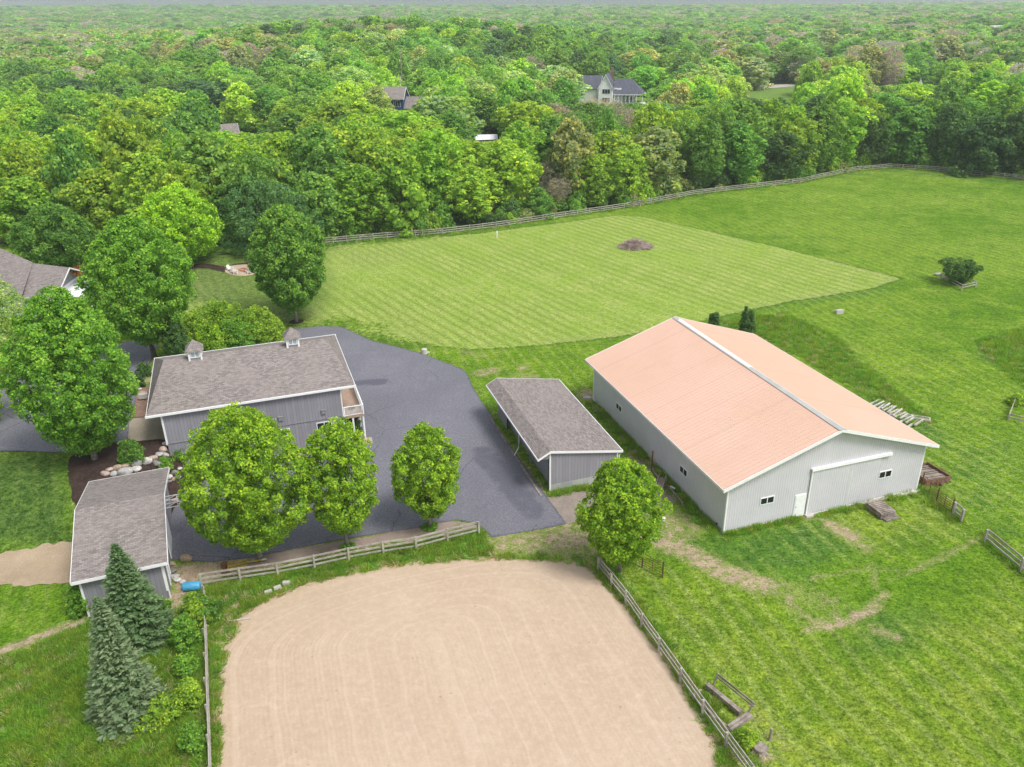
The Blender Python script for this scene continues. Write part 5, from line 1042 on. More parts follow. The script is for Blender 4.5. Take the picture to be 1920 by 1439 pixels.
def trunk_mesh(seed, h, r, zc, spread, nb=9, mat='bark', fork=0):
    g = random.Random(seed); mb = MB(); pts = [Vector((0, 0, -.4))]; n = 6
    for i in range(1, n+1): pts.append(Vector((g.gauss(0, .02)*h*.3, g.gauss(0, .02)*h*.3, h*i/n)))
    mb.tube(pts, [r*1.35]+[r*(1-.8*i/n) for i in range(1, n+1)], 8)
    for b in range(nb):
        z = zc+(h*.9-zc)*(b+.3)/nb; a = b*2.4+g.uniform(-.3, .3); L_ = spread*g.uniform(.6, .95)*(1-.45*(z-zc)/max(h-zc, .1)); rise = g.uniform(.4, .9)
        p0 = Vector((0, 0, z)); d = Vector((math.cos(a), math.sin(a), rise)).normalized()
        p1 = p0+d*L_*.5; p2 = p0+d*L_+Vector((0, 0, .12*L_)); mb.tube([p0, p1, p2], [r*.42, r*.26, r*.08], 6)
        for s_ in (-1, 1):
            e = Vector((math.cos(a+s_*.7), math.sin(a+s_*.7), .6)).normalized(); mb.tube([p1, p1+e*L_*.45], [r*.16, r*.05], 5)
    o = mb; me = bpy.data.meshes.new('trunk'); me.from_pydata(o.v, [], o.f); me.materials.append(M[mat]); me.polygons.foreach_set('use_smooth', [True]*len(me.polygons)); me.update(); return me
def hgt(base, top, z=None):
    p = G(*base); d = ray(*top); t = math.hypot(p.x, p.y)/math.hypot(d[0], d[1]); return p, CH+d[2]*t-p.z
TC = {'bright': (.130, .225, .020), 'fresh': (.098, .200, .028), 'yg': (.150, .245, .028), 'mid': (.085, .175, .032), 'deep': (.048, .104, .032), 'pale': (.165, .235, .085), 'olive': (.155, .190, .075), 'bare': (.190, .172, .150), 'blue': (.075, .150, .050), 'lime': (.155, .245, .03)}
TC0 = TC; TC = {k: tuple(min(.85, c*2.05+.012) for c in v) for k, v in TC.items()}
def place_tree(name, label, cat, base, top, wpx, prof, col, seed, clear=.16, nl=190, lr=.62, npl=110, ls=.135, tips=.25, trunk_r=.16, bark='pale_bark', group=None, nearc=2.05, **k):
    p, h = hgt(base, top); dist = math.hypot(p.x, p.y, CH-p.z-h*.55); Rr = wpx/FPX*dist/2
    o = empty(name, p, rnd.uniform(0, 6), label, cat, group)
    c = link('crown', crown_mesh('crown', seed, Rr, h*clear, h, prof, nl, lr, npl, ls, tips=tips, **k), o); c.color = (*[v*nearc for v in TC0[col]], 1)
    if trunk_r: link('trunk', trunk_mesh(seed, h*.8, trunk_r, h*clear*1.15, Rr*.8, mat=bark), o)
    return o, h, Rr
place_tree('maple_tree', 'large round bright green maple between the cupola building and the arena fence', 'tree', (489, 1051), (452, 768), 226, 'maple', 'bright', 1, nl=760, lr=.50, npl=95, ls=.098, clear=.13, trunk_r=.2)
place_tree('maple_tree', 'middle bright green maple of the three along the asphalt, behind the arena fence', 'tree', (653, 1027), (636, 793), 148, 'maple', 'bright', 2, nl=400, lr=.46, npl=90, ls=.095, trunk_r=.14, rough=.3)
place_tree('maple_tree', 'small egg shaped maple standing alone before the asphalt, in a grass ring', 'tree', (807, 989), (797, 802), 136, 'maple', 'bright', 3, nl=360, lr=.45, npl=90, ls=.095, trunk_r=.14)
place_tree('maple_tree', 'egg shaped bright maple between the open shed and the arena corner', 'tree', (1162, 1072), (1151, 868), 150, 'oval', 'bright', 4, nl=440, lr=.46, npl=90, ls=.095, trunk_r=.15)
place_tree('maple_tree', 'broad green maple by the left border, beside the mulch bed and upper asphalt', 'tree', (178, 862), (92, 546), 184, 'maple', 'fresh', 5, nearc=2.3, nl=860, lr=.62, npl=95, ls=.115, clear=.08, trunk_r=.24)
place_tree('maple_tree', 'tall green maple behind the uphill end of the cupola building', 'tree', (291, 672), (238, 411), 166, 'maple', 'fresh', 6, nearc=2.3, nl=820, lr=.68, npl=95, ls=.13, clear=.15, trunk_r=.26, bark='bark')
place_tree('lawn_tree', 'round bright green tree on the lawn left of the fire pit', 'tree', (350, 497), (330, 351), 130, 'round', 'bright', 7, nearc=2.7, nl=420, lr=.85, npl=80, ls=.18, clear=.12, trunk_r=.2, bark='bark')
place_tree('lawn_tree', 'dark green tree behind the brown house roof', 'tree', (118, 512), (108, 386), 124, 'oval', 'mid', 8, nearc=1.9, nl=230, lr=.85, npl=75, ls=.2, clear=.05, trunk_r=.2, bark='bark', tips=.1)
place_tree('lawn_tree', 'dense oval tree alone on the lawn at the end of the far fence', 'tree', (556, 604), (529, 389), 146, 'maple', 'mid', 9, nearc=2.1, nl=440, lr=.80, npl=100, ls=.16, clear=.14, trunk_r=.2, tips=.35)
place_tree('lawn_tree', 'pale feathery tree at the left border in front of the house', 'tree', (8, 690), (4, 512), 118, 'oval', 'pale', 10, nl=220, lr=.75, npl=70, ls=.13, clear=.1, trunk_r=.15, dark=.8)
place_tree('lawn_tree', 'bright green tree cut off by the left border beside the broad maple', 'tree', (-25, 795), (-40, 640), 112, 'oval', 'bright', 12, nl=160, lr=.6, npl=70, ls=.13, clear=.1, trunk_r=.15)
place_tree('lawn_tree', 'broad bluish green tree at the wood edge behind the fire pit', 'tree', (503, 478), (512, 342), 178, 'round', 'blue', 11, nearc=2.0, nl=280, lr=.95, npl=80, ls=.2, clear=.05, trunk_r=.22, bark='bark', tips=.05)
# spruces
def spruce(label, base, top, wpx, seed, col):
    p, h = hgt(base, top); dist = math.hypot(p.x, p.y, CH-p.z-h*.3); Rr = wpx/FPX*dist/2; g = np.random.default_rng(seed)
    o = empty('blue_spruce', p, 0, label, 'spruce'); Vs, Cs, tw = [], [], MB(); z = .25; lev = 0
    while z < h*.985:
        q = 1-z/h; Lb = Rr*(q**.82)*g.uniform(.9, 1.05); nb = max(4, int(7+11*q)); off = g.uniform(0, 6)
        for b in range(nb):
            a = off+b*2*np.pi/nb+g.normal(0, .1); L_ = Lb*g.uniform(.78, 1.12); dz = -.30*q*L_*.6+.12*L_*(1-q)
            dirn = np.array([np.cos(a), np.sin(a), 0]); sd_ = np.array([-np.sin(a), np.cos(a), 0]); ns = max(5, int(30*L_/1.6*(.5+.5*q))+6)
            u = g.random(ns)**.75*.9+.1; wd = (1-u)*.55*L_*.8+.10; la = g.uniform(-1, 1, ns)*wd
            P = dirn*(u*L_)[:, None]+sd_*la[:, None]; P[:, 2] = z+dz*u-.10*np.abs(la)+g.normal(0, .035, ns)+.16*u**2*L_*.5
            fw = dirn*np.ones((ns, 1))*.9+sd_*(np.sign(la)*.75)[:, None]+np.array([0, 0, .12])+g.normal(0, .18, (ns, 3)); fw = unit(fw); up_ = unit(np.array([0, 0, 1.])+g.normal(0, .38, (ns, 3))+dirn*.35); rt_ = unit(np.cross(fw, up_))
            ln = g.uniform(.10, .20, ns)[:, None]*(.7+.5*q); wd_ = ln*.42
            V = np.stack([P-fw*ln, P+rt_*wd_, P+fw*ln*1.1, P-rt_*wd_], 1); Vs.append(V.reshape(-1, 3))
            tipk = np.clip((u-.45)/.5, 0, 1)*g.uniform(.4, 1, ns); c = np.array([.62, .85, .62])*(1-tipk)[:, None]+np.array([1.75, 1.55, 1.65])*tipk[:, None]; c *= g.uniform(.75, 1.2, ns)[:, None]; Cs.append(np.repeat(c, 4, 0))
            if b % 2 == 0: tw.tube([(0, 0, z), tuple(dirn*L_*.8+np.array([0, 0, z+dz*.8]))], [.035, .01], 4)
        z += .13+.10*q
    V = np.concatenate(Vs); C = np.concatenate(Cs); c = link('crown', np_mesh('crown', V, np.arange(len(V)).reshape(-1, 4), M['leaf'], C), o); c.color = (*[v*1.5 for v in col], 1)
    tw.tube([(0, 0, -.3), (0, 0, h*.97)], [.17, .02], 8); tw.build('trunk', M['bark'], o)
spruce('blue green spruce in front of the small garage, the rear of the two', (262, 1198), (196, 1021), 128, 21, (.105, .165, .078))
spruce('silvery blue spruce nearest the lower left corner, in front of the other', (243, 1338), (188, 1113), 126, 22, (.135, .185, .105))
# shrubs and arborvitae
def shrub(name, label, base, top, wpx, prof, col, seed, cat='shrub', **k):
    d = dict(nl=60, lr=.32, npl=60, ls=.085, clear=.0, trunk_r=0, tips=.2); d.update(k); return place_tree(name, label, cat, base, top, wpx, prof, col, seed, **d)
shrub('round_shrub', 'trim round shrub in the dark mulch above the small garage', (248, 868), (248, 824), 42, 'bush', 'mid', 31, nl=90, npl=70, ls=.07)
shrub('low_shrub', 'green shrub against the lower cupola building wall by the boulders', (337, 858), (338, 840), 28, 'bush', 'mid', 32)
shrub('low_shrub', 'small rounded shrub tucked behind the small garage roof corner', (311, 880), (311, 860), 21, 'bush', 'fresh', 33, nl=40)
shrub('low_shrub', 'leafy shrub at the near left corner of the small garage', (158, 1148), (148, 1093), 44, 'bush', 'fresh', 34, nl=70)
shrub('low_shrub', 'green shrub under the eaves at the uphill end of the cupola building', (272, 705), (272, 682), 22, 'bush', 'deep', 35, nl=40)
shrub('low_shrub', 'dark little shrub at the uphill wall of the cupola building', (262, 726), (266, 706), 18, 'bush', 'deep', 36, nl=30)
for i, (b, t, w, c, ph) in enumerate([((368, 1146), (368, 1117), 30, 'lime', 'below the blue drum'), ((380, 1160), (386, 1120), 60, 'mid', 'wide and grassy, inside the arena fence corner'), ((351, 1215), (354, 1152), 50, 'fresh', 'tall, between the rear spruce and the fence'), ((372, 1175), (372, 1130), 34, 'lime', 'second below the blue drum'), ((358, 1322), (357, 1280), 46, 'lime', 'right of the nearer spruce'), ((303, 1350), (300, 1318), 66, 'lime', 'low, at the foot of the nearer spruce'), ((350, 1262), (352, 1232), 40, 'fresh', 'small, right of the nearer spruce top'), ((365, 1405), (362, 1360), 44, 'fresh', 'lowest, beside the left arena fence'), ((290, 1150), (300, 1120), 40, 'fresh', 'between the rear spruce and the small garage')]):
    shrub('wild_shrub', '%s green wild shrub %s' % ({'lime': 'yellow', 'mid': 'dark', 'fresh': 'leafy'}[c], ph), b, t, w, 'bush', c, 40+i, nl=55, lr=.36, npl=55, ls=.085, rough=.6)
for i, (b, t, w, c, ph) in enumerate([((420, 640), (410, 566), 92, 'bright', 'tallest leafy shrub behind the cupola building roof'), ((488, 640), (484, 580), 82, 'lime', 'yellow green rounded shrub behind the right cupola'), ((395, 668), (392, 612), 72, 'bright', 'leafy shrub behind the left cupola'), ((450, 655), (452, 600), 74, 'fresh', 'green shrub between the two cupolas, behind the roof'), ((368, 650), (362, 590), 62, 'lime', 'loose shrub between the dark arborvitae and the left cupola'), ((516, 640), (512, 600), 36, 'lime', 'small yellow shrub left of the right cupola')]):
    shrub('garden_shrub', ph, b, t, w, 'bush', c, 60+i, nl=130, lr=.62, npl=70, ls=.12, rough=.35)
shrub('arborvitae', 'large dark arborvitae left of the cupola building roof', (338, 680), (330, 584), 50, 'spire', 'deep', 71, 'arborvitae', nl=230, lr=.4, npl=85, ls=.085, tips=.4, up=.8)
shrub('arborvitae', 'dark arborvitae at the asphalt corner of the cupola building', (665, 815), (662, 762), 29, 'spire', 'deep', 72, 'arborvitae', nl=120, lr=.25, npl=80, ls=.06, tips=.1, up=.8)
for i, (b, t, w, ph) in enumerate([((1394, 628), (1394, 576), 17, 'left and thicker spire of the dark pair behind the barn ridge'), ((1404, 628), (1404, 582), 17, 'right spire of the dark pair behind the barn ridge'), ((1333, 618), (1333, 590), 9, 'left tiny arborvitae tip above the far barn gable'), ((1341, 620), (1341, 589), 9, 'right tiny arborvitae tip above the far barn gable')]):
    shrub('arborvitae', ph, b, t, w, 'spire', 'deep', 73+i, 'arborvitae', nl=110, lr=.3, npl=60, ls=.09, up=.8, tips=.3)
shrub('fenced_bush', 'small spreading bush inside the low guard fence in the pasture', (1795, 533), (1797, 490), 58, 'vase', 'deep', 78, 'bush', nl=110, lr=.55, npl=70, ls=.12, clear=.15, trunk_r=.09, bark='bark', tips=.5, rough=.4)
shrub('wild_shrub', 'yellow green weeds growing at the railed enclosure at the right border', (1905, 758), (1905, 742), 26, 'bush', 'lime', 79, nl=30)
shrub('wild_shrub', 'small weed bush above the cut stump, lower right', (1402, 1393), (1402, 1378), 30, 'bush', 'lime', 80, nl=30)
shrub('low_shrub', 'rusty orange small maple between the house roof and the porch roof', (150, 520), (150, 500), 34, 'bush', 'bare', 81, nl=50, lr=.4, ls=.12)
bpy.data.objects[-1] if False else None
for o in bpy.data.objects:
    if o.get('label', '').startswith('rusty orange'): o.children[0].color = (.42, .19, .06, 1)
for q, w, c in (((653, 1028), 28, 'x'), ((806, 990), 30, 'y')):
    shrub('grass_tuft', {'x': 'ring of grass round the trunk of the middle maple', 'y': 'ring of grass round the trunk of the small egg shaped maple'}[c], q, (q[0], q[1]-4), w, 'bush', 'fresh', 90+ord(c), 'grass', nl=40, lr=.22, npl=40, ls=.07)

# ---- the woods
def sdm(name, variants): return variants
WV = []   # individual tree kinds: (crown mesh, trunk mesh)
specs = [('wood', 4.7, .05, 16.5), ('wood', 5.2, .04, 16), ('round', 5.0, .08, 15), ('round', 5.2, .06, 17), ('vase', 4.8, .05, 17), ('oval', 4.5, .08, 16.5), ('bush', 5.4, .03, 14.5), ('maple', 4.8, .05, 17), ('wood', 5.6, .04, 14)]
for i, (pf, r_, cl, h_) in enumerate(specs):
    WV.append((crown_mesh('crown', 200+i, r_, h_*cl, h_, pf, [150, 210, 120, 240, 160, 190, 130, 220, 150][i], [1.2, .95, 1.45, .9, 1.15, 1.0, 1.4, .95, 1.2][i], [62, 48, 74, 44, 60, 52, 72, 46, 62][i], [.32, .26, .36, .25, .31, .28, .35, .26, .3][i], tips=.2, rough=[.65, .75, .5, .65, .8, .6, .7, .65, .85][i], inner=.34, dark=.64), trunk_mesh(200+i, h_*.75, .24, h_*.25, r_*.7, 7, 'bark'), h_, r_))
BARE = (crown_mesh('crown', 220, 4.6, 2.5, 15.5, 'vase', 120, 1.4, 44, .42, tips=.1, rough=.4, inner=.35, dark=.75, twig=1, aspect=.12), trunk_mesh(220, 14, .26, 3, 4.5, 16, 'pale_bark'), 15.5, 4.6)
BARE2 = (crown_mesh('crown', 221, 4.8, 2.0, 15.5, 'wood', 110, 1.4, 40, .36, tips=.1, rough=.4, inner=.3, dark=.75, twig=1, aspect=.3), trunk_mesh(221, 14, .26, 3, 4.5, 14, 'pale_bark'), 15.5, 4.8)
WEa = np.array(WE)
PROT = [(1088, 140, 1188, 192, 340), (1190, 164, 1214, 190, 330), (1400, 157, 1492, 184, 400), (1645, 146, 1766, 158, 400), (752, 176, 774, 206, 260), (896, 247, 928, 262, 225), (393, 216, 442, 244, 262), (404, 212, 490, 250, 262), (1546, 97, 1562, 107, 600), (754, 115, 762, 165, 330), (1818, 76, 1832, 116, 560), (1446, 100, 1452, 116, 560), (1858, 64, 1882, 70, 700), (1170, 118, 1177, 140, 380)]
HOUSES = [(wp.x, wp.y, 17), (bp.x, bp.y, 7), (G(911, 276).x, G(911, 276).y, 6), (G(418, 262).x, G(418, 262).y, 8), (G(1205, 190).x, G(1205, 190).y, 13), (G(1440, 175).x, G(1440, 175).y, 16), (G(1475, 168).x, G(1475, 168).y, 14), (G(455, 235).x, G(455, 235).y, 9), (G(1690, 156).x, G(1690, 156).y, 13), (G(1725, 158).x, G(1725, 158).y, 14), (G(1755, 154).x, G(1755, 154).y, 12), (G(1553, 112).x, G(1553, 112).y, 8), (G(1866, 78).x, G(1866, 78).y, 12)]
PROT = [(a, b, c, d, max(e, math.hypot(*G((a+c)/2, d+12)[:2]))) for a, b, c, d, e in PROT]
gw_ = np.random.default_rng(77)
def pick(px, py, d, r):
    """colour kind of a tree by the part of the woods it stands in"""
    def ch(*a):
        s = 0
        for k, w in a:
            s += w
            if r < s: return k
        return a[-1][0]
    if py > 185:
        if px < 600: return ch(('yg', .58), ('mid', .27), ('deep', .05), ('blue', .10))
        if px < 960: return ch(('yg', .68), ('mid', .20), ('lime', .08), ('bare', .04))
        if px < 1290: return ch(('yg', .34), ('mid', .26), ('bare', .14), ('olive', .12), ('blue', .08), ('pale', .06))
        return ch(('mid', .46), ('yg', .17), ('deep', .16), ('fresh', .16), ('olive', .05))
    if py > 120:
        if px < 520: return ch(('deep', .26), ('mid', .28), ('fresh', .18), ('yg', .20), ('bare', .08))
        if px < 1000: return ch(('yg', .36), ('fresh', .30), ('mid', .10), ('pale', .20), ('bare', .04))
        return ch(('fresh', .32), ('yg', .22), ('mid', .14), ('olive', .14), ('pale', .08), ('bare', .05), ('deep', .05))
    if py > 60:
        if px < 560: return ch(('bare', .24), ('fresh', .24), ('olive', .26), ('mid', .16), ('deep', .10))
        if px < 900: return ch(('fresh', .46), ('pale', .14), ('mid', .22), ('yg', .10), ('bare', .08))
        if px < 1300: return ch(('deep', .36), ('mid', .24), ('fresh', .28), ('bare', .12))
        return ch(('fresh', .30), ('mid', .26), ('bare', .10), ('olive', .18), ('deep', .16))
    return ch(('mid', .34), ('fresh', .28), ('bare', .11), ('deep', .15), ('olive', .12))
trees = []      # (x, y, z, h, R, kind, dist)
def fits(x, y, h, Rr):
    z = float(hT(x, y)); d = math.hypot(x, y)
    for hx, hy, hr in HOUSES:
        if math.hypot(x-hx, y-hy) < hr+Rr*.6: return 0
    for x0, y0, x1, y1, dd in PROT:
        if d < dd+4:
            lo_ = proj([[x, y, z+h]])[0]; w = Rr*.9*FPX/d
            if x0-w < lo_[0] < x1+w and lo_[1] < y1+1:
                # lower the tree until its top is below the protected view
                hh = h
                while hh > 3.5 and proj([[x, y, z+hh]])[0][1] < y1+2: hh -= .5
                if hh <= 3.5: return 0
                h = hh
    return h
def add(x, y, h, Rr, kind=None, force=False):
    if not force:
        h2 = fits(x, y, h, Rr)
        if not h2: return
        if h2 < h*.6: Rr = max(2.2, Rr*(.35+.65*h2/h))
        h = h2
    z = float(hT(x, y)); q = proj([[x, y, z+h*.85]])[0]; d = math.hypot(x, y)
    nz = .5+.5*math.sin(x/17.+y/23.)*math.cos(y/13.-x/29.); r = min(.999, max(0, .65*gw_.random()+.35*nz))
    trees.append([x, y, z, h, Rr, kind or pick(q[0], q[1], d, r), d, q[0], q[1]])
# notable crowns first
for px, py, wpx, h, kind in [(1040, 126, 92, 15, 'pale'), (820, 186, 122, 17, 'pale'), (365, 152, 108, 16, 'deep'), (300, 118+40, 80, 15, 'deep'), (230, 165, 90, 15, 'deep'), (130, 150, 90, 15, 'deep'), (190, 118, 110, 15, 'mid'),
   (1120, 80, 66, 17, 'deep'), (1076, 55, 52, 17, 'deep'), (1150, 48, 70, 17, 'deep'), (1200, 46, 70, 17, 'deep'), (1262, 58, 70, 17, 'deep'), (925, 50, 42, 17, 'deep'), (1205, 92, 90, 17, 'olive'), (1280, 98, 80, 17, 'olive'), (1345, 108, 80, 16, 'fresh'), (1410, 110, 66, 14, 'olive'), (1465, 98, 60, 14, 'olive'),
   (1120, 188, 90, 9, 'bare'), (1035, 196, 80, 11, 'bare'), (780, 205, 60, 9, 'mid'), (150, 35, 46, 17, 'deep'), (255, 30, 30, 17, 'deep'), (700, 60, 40, 19, 'fresh'), (740, 62, 40, 19, 'fresh'), (660, 66, 40, 19, 'fresh'), (780, 60, 40, 19, 'fresh'), (820, 62, 40, 19, 'fresh'), (1510, 20, 30, 16, 'deep'), (560, 12, 60, 16, 'mid'), (760, 0, 34, 17, 'deep'), (850, 6, 36, 17, 'deep'), (1030, 305, 50, 9, 'bare'), (985, 240, 56, 12, 'olive')]:
    d_ = ray(px, py); z = 5+h
    for _ in range(30): t = (z-CH)/d_[2] if d_[2] < 0 else 900; x, y = d_[0]*t, d_[1]*t; z = .5*z+.5*(float(hT(x, y))+h)
    if math.hypot(x, y) < 1500: add(x, y, h, wpx/FPX*math.hypot(x, y)/2, kind, True)
# front rows that follow the edge of the woods
cum = np.concatenate([[0], np.cumsum(np.hypot(*np.diff(WEa, axis=0).T))])
def edge_pt(s):
    i = min(len(cum)-2, int(np.searchsorted(cum, s)-1)) if s > 0 else 0; f = (s-cum[i])/(cum[i+1]-cum[i]); a, b = WEa[i], WEa[i+1]; d = (b-a)/np.hypot(*(b-a)); return a+(b-a)*f, np.array([-d[1], d[0]])
def crowded(x, y, Rr, k=.72):
    for t in trees:
        if math.hypot(t[0]-x, t[1]-y) < (t[4]+Rr)*k: return True
    return False
for off, st, hm in ((5.2, 7.6, 13.5), (12.5, 8.6, 16.8), (21, 9.4, 17.5)):
    s = gw_.uniform(0, 4)
    while s < cum[-1]:
        e, nrm = edge_pt(s); o_ = off+gw_.uniform(-1.6, 1.6); x, y = e+nrm*o_; Rr = gw_.uniform(4.3, 6.6); h = hm*gw_.uniform(.78, 1.14)
        u_ = proj([[x, y, 0]])[0][0]
        if u_ > 1500: h *= 1.12
        if 960 < u_ < 1050 and off < 12: h *= .45; Rr *= .6
        if not crowded(x, y, Rr, .6): add(x, y, h, Rr)
        s += st*gw_.uniform(.8, 1.25)
# the rest on a jittered grid that widens with distance
y = 120.
while y < 2700:
    st = 9.2 if y < 300 else 9.2+(y-300)*.0068; X = .70*y+60; x = -X
    while x < X:
        px_, py_ = x+gw_.uniform(-.42, .42)*st, y+gw_.uniform(-.42, .42)*st; x += st
        sd = 1
        if py_ < 330:
            if sd_poly([[px_, py_]], WPOLY)[0] < 25: continue
        Rr = st*gw_.uniform(.50, .86); h = gw_.uniform(10.5, 18)*(1 if y < 600 else 1.05)
        if y < 420 and crowded(px_, py_, Rr, .62): continue
        if y >= 420 and any(math.hypot(t[0]-px_, t[1]-py_) < (t[4]+Rr)*.55 for t in trees[:40]): continue
        q = proj([[px_, py_, 10]])[0]
        if q[0] < -120 or q[0] > 2040: continue
        add(px_, py_, h, Rr)
    y += st*.88
trees.sort(key=lambda t: t[6]); NIND = 296
def vis_x(t): return -30 < t[7] < 1950
ind, far = [], []
for t in trees: (ind if len(ind) < NIND and vis_x(t) else far).append(t)
KW = {'bright': 'bright green', 'fresh': 'fresh green', 'yg': 'yellow green', 'mid': 'mid green', 'deep': 'dark green', 'pale': 'silvery pale green', 'olive': 'thin olive green', 'bare': 'brown bare', 'blue': 'bluish green', 'lime': 'lime green'}
SEG = [(60, 'at the left border'), (150, 'above the brown house roof'), (235, 'left of the tall maple top'), (320, 'behind the tall maple'), (420, 'behind the round lawn tree'), (520, 'behind the fire pit'), (620, 'behind the oval lawn tree'), (700, 'at the left fence end'), (800, 'left below the blue house'), (900, 'below the blue house'), (1000, 'behind the white stake'), (1080, 'left of the brush pile'), (1170, 'behind the brush pile'), (1260, 'right of the brush pile'), (1350, 'below the white farmhouse'), (1440, 'above the barn ridge'), (1530, 'at the fence bend'), (1620, 'left of the fence corner'), (1720, 'at the far fence corner'), (1820, 'right of the fence corner'), (3000, 'at the right border')]
ROWS = [(8, 'front row'), (15, 'second row'), (24, 'third row'), (40, 'fourth row'), (60, 'fifth row'), (85, 'sixth row'), (9999, 'rear row')]
ORD = ['leftmost', 'second from left', 'third from left', 'fourth from left', 'fifth from left', 'sixth from left', 'seventh from left', 'eighth from left', 'ninth from left', 'tenth from left', 'eleventh from left', 'twelfth from left']
cell = {}
for t in ind:
    e = sd_poly([[t[0], t[1]]], WPOLY)[0]; r_ = next(n for m, n in ROWS if e < m); s_ = next(n for m, n in SEG if t[7] < m); cell.setdefault((r_, s_), []).append(t)
for (r_, s_), L_ in cell.items():
    L_.sort(key=lambda t: t[7])
    for i, t in enumerate(L_):
        x, y, z, h, Rr, kind = t[:6]; v = (BARE if i % 2 else BARE2) if kind in ('bare',) else WV[(int(x*7.3)+int(y*3.1)+i) % len(WV)]
        if kind == 'pale' and Rr > 6: v = WV[2]
        o = empty('woodland_tree', (x, y, z), float(gw_.uniform(0, 6.28)), '%s tree, %s of wood %s, %s' % (KW[kind], r_, s_, ORD[i]), 'tree', 'trees of the wood'); o.empty_display_size = .2
        c = link('crown', v[0], o); k = gw_.uniform(.85, 1.12); vv = gw_.uniform(.9, 1.12); tc = TC[kind]; k *= 1.0+.30*float(sst((215-t[8])/60)); c.color = (tc[0]*k*vv, tc[1]*k, tc[2]*k, 1); link('trunk', v[1], o)  # farther crowns painted lighter, as haze put into their colour
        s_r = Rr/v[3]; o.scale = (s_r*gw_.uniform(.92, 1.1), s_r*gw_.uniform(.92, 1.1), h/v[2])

# ---- what nobody could count: geometry nodes
def scatter(name, objs, P, rot, scl, idx, tint, label, cat):
    c = bpy.data.collections.new(name+'_kinds')
    for i, me in enumerate(objs): q = bpy.data.objects.new('%s_kind_%02d' % (name, i), me); c.objects.link(q)
    me = bpy.data.meshes.new(name); n = len(P); me.vertices.add(n); me.vertices.foreach_set('co', np.asarray(P, 'f').ravel())
    for nm, a in (('rot', rot), ('scl', scl)): at = me.attributes.new(nm, 'FLOAT_VECTOR', 'POINT'); at.data.foreach_set('vector', np.asarray(a, 'f').ravel())
    at = me.attributes.new('kindx', 'INT', 'POINT'); at.data.foreach_set('value', np.asarray(idx, 'i'))
    at = me.attributes.new('tint', 'FLOAT_COLOR', 'POINT'); at.data.foreach_set('color', np.concatenate([np.asarray(tint), np.ones((n, 1))], 1).astype('f').ravel())
    o = link(name, me); tag(o, label, cat, kind='stuff'); m = o.modifiers.new('scatter', 'NODES'); t = bpy.data.node_groups.new(name, 'GeometryNodeTree'); m.node_group = t
    t.interface.new_socket('Geometry', in_out='INPUT', socket_type='NodeSocketGeometry'); t.interface.new_socket('Geometry', in_out='OUTPUT', socket_type='NodeSocketGeometry')
    gi, go_ = t.nodes.new('NodeGroupInput'), t.nodes.new('NodeGroupOutput'); ip = t.nodes.new('GeometryNodeInstanceOnPoints'); ci = t.nodes.new('GeometryNodeCollectionInfo')
    ci.inputs['Collection'].default_value = c; ci.inputs['Separate Children'].default_value = True; ci.inputs['Reset Children'].default_value = True
    def na(nm, ty): a = t.nodes.new('GeometryNodeInputNamedAttribute'); a.data_type = ty; a.inputs['Name'].default_value = nm; return a.outputs['Attribute']
    L_ = t.links; L_.new(gi.outputs[0], ip.inputs['Points']); L_.new(ci.outputs[0], ip.inputs['Instance']); ip.inputs['Pick Instance'].default_value = True
    L_.new(na('kindx', 'INT'), ip.inputs['Instance Index']); er = t.nodes.new('FunctionNodeEulerToRotation'); L_.new(na('rot', 'FLOAT_VECTOR'), er.inputs[0]); L_.new(er.outputs[0], ip.inputs['Rotation']); L_.new(na('scl', 'FLOAT_VECTOR'), ip.inputs['Scale']); L_.new(ip.outputs[0], go_.inputs[0])
    return o
FK = [crown_mesh('far_crown', 300+i, 5, .8, 16, pf, 60, 1.7, 30, .62, far=True, tips=.15, rough=.6, inner=.1, dark=.62) for i, pf in enumerate(('wood', 'round', 'wood', 'tall', 'oval'))]
FK.append(crown_mesh('far_crown', 310, 5, 2, 16, 'vase', 60, 1.8, 30, .60, far=True, tips=.1, rough=.4, inner=.3, dark=.75, twig=1, aspect=.2))
# trees in the middle distance keep the denser crowns
MKm = []
for v in WV: m2 = v[0].copy(); m2.materials.clear(); m2.materials.append(M['leaf_far']); MKm.append(m2)
m2 = BARE2[0].copy(); m2.materials.clear(); m2.materials.append(M['leaf_far']); MKm.append(m2)
allk = MKm+FK; n = len(far); P = np.array([[t[0], t[1], t[2]] for t in far]); idx = np.zeros(n, int); scl = np.zeros((n, 3)); tint = np.zeros((n, 3))
for i, t in enumerate(far):
    bare = t[5] == 'bare'
    if t[6] < 520: idx[i] = len(WV) if bare else gw_.integers(0, len(WV)); r0 = 4.8 if bare else WV[idx[i]][3]; h0 = 15.5 if bare else WV[idx[i]][2]
    else: idx[i] = len(WV)+1+(5 if bare else gw_.integers(0, 5)); r0, h0 = 5, 16
    k = t[4]/r0; scl[i] = (k*gw_.uniform(.9, 1.15), k*gw_.uniform(.9, 1.15), t[3]/h0); pf_ = 1.0+.22*float(sst((215-t[8])/60)); tint[i] = (np.array(TC[t[5]])*.93+.014)*gw_.uniform(.78, 1.22)*np.array([gw_.uniform(.92, 1.15), 1, gw_.uniform(.9, 1.3)])*pf_  # pale haze painted into the tint, lighter for farther trees
rot = np.zeros((n, 3)); rot[:, 2] = gw_.uniform(0, 6.28, n)
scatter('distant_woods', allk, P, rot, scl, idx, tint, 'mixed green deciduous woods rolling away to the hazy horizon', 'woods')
print('trees', len(trees), 'individual', len(ind), 'far', n)
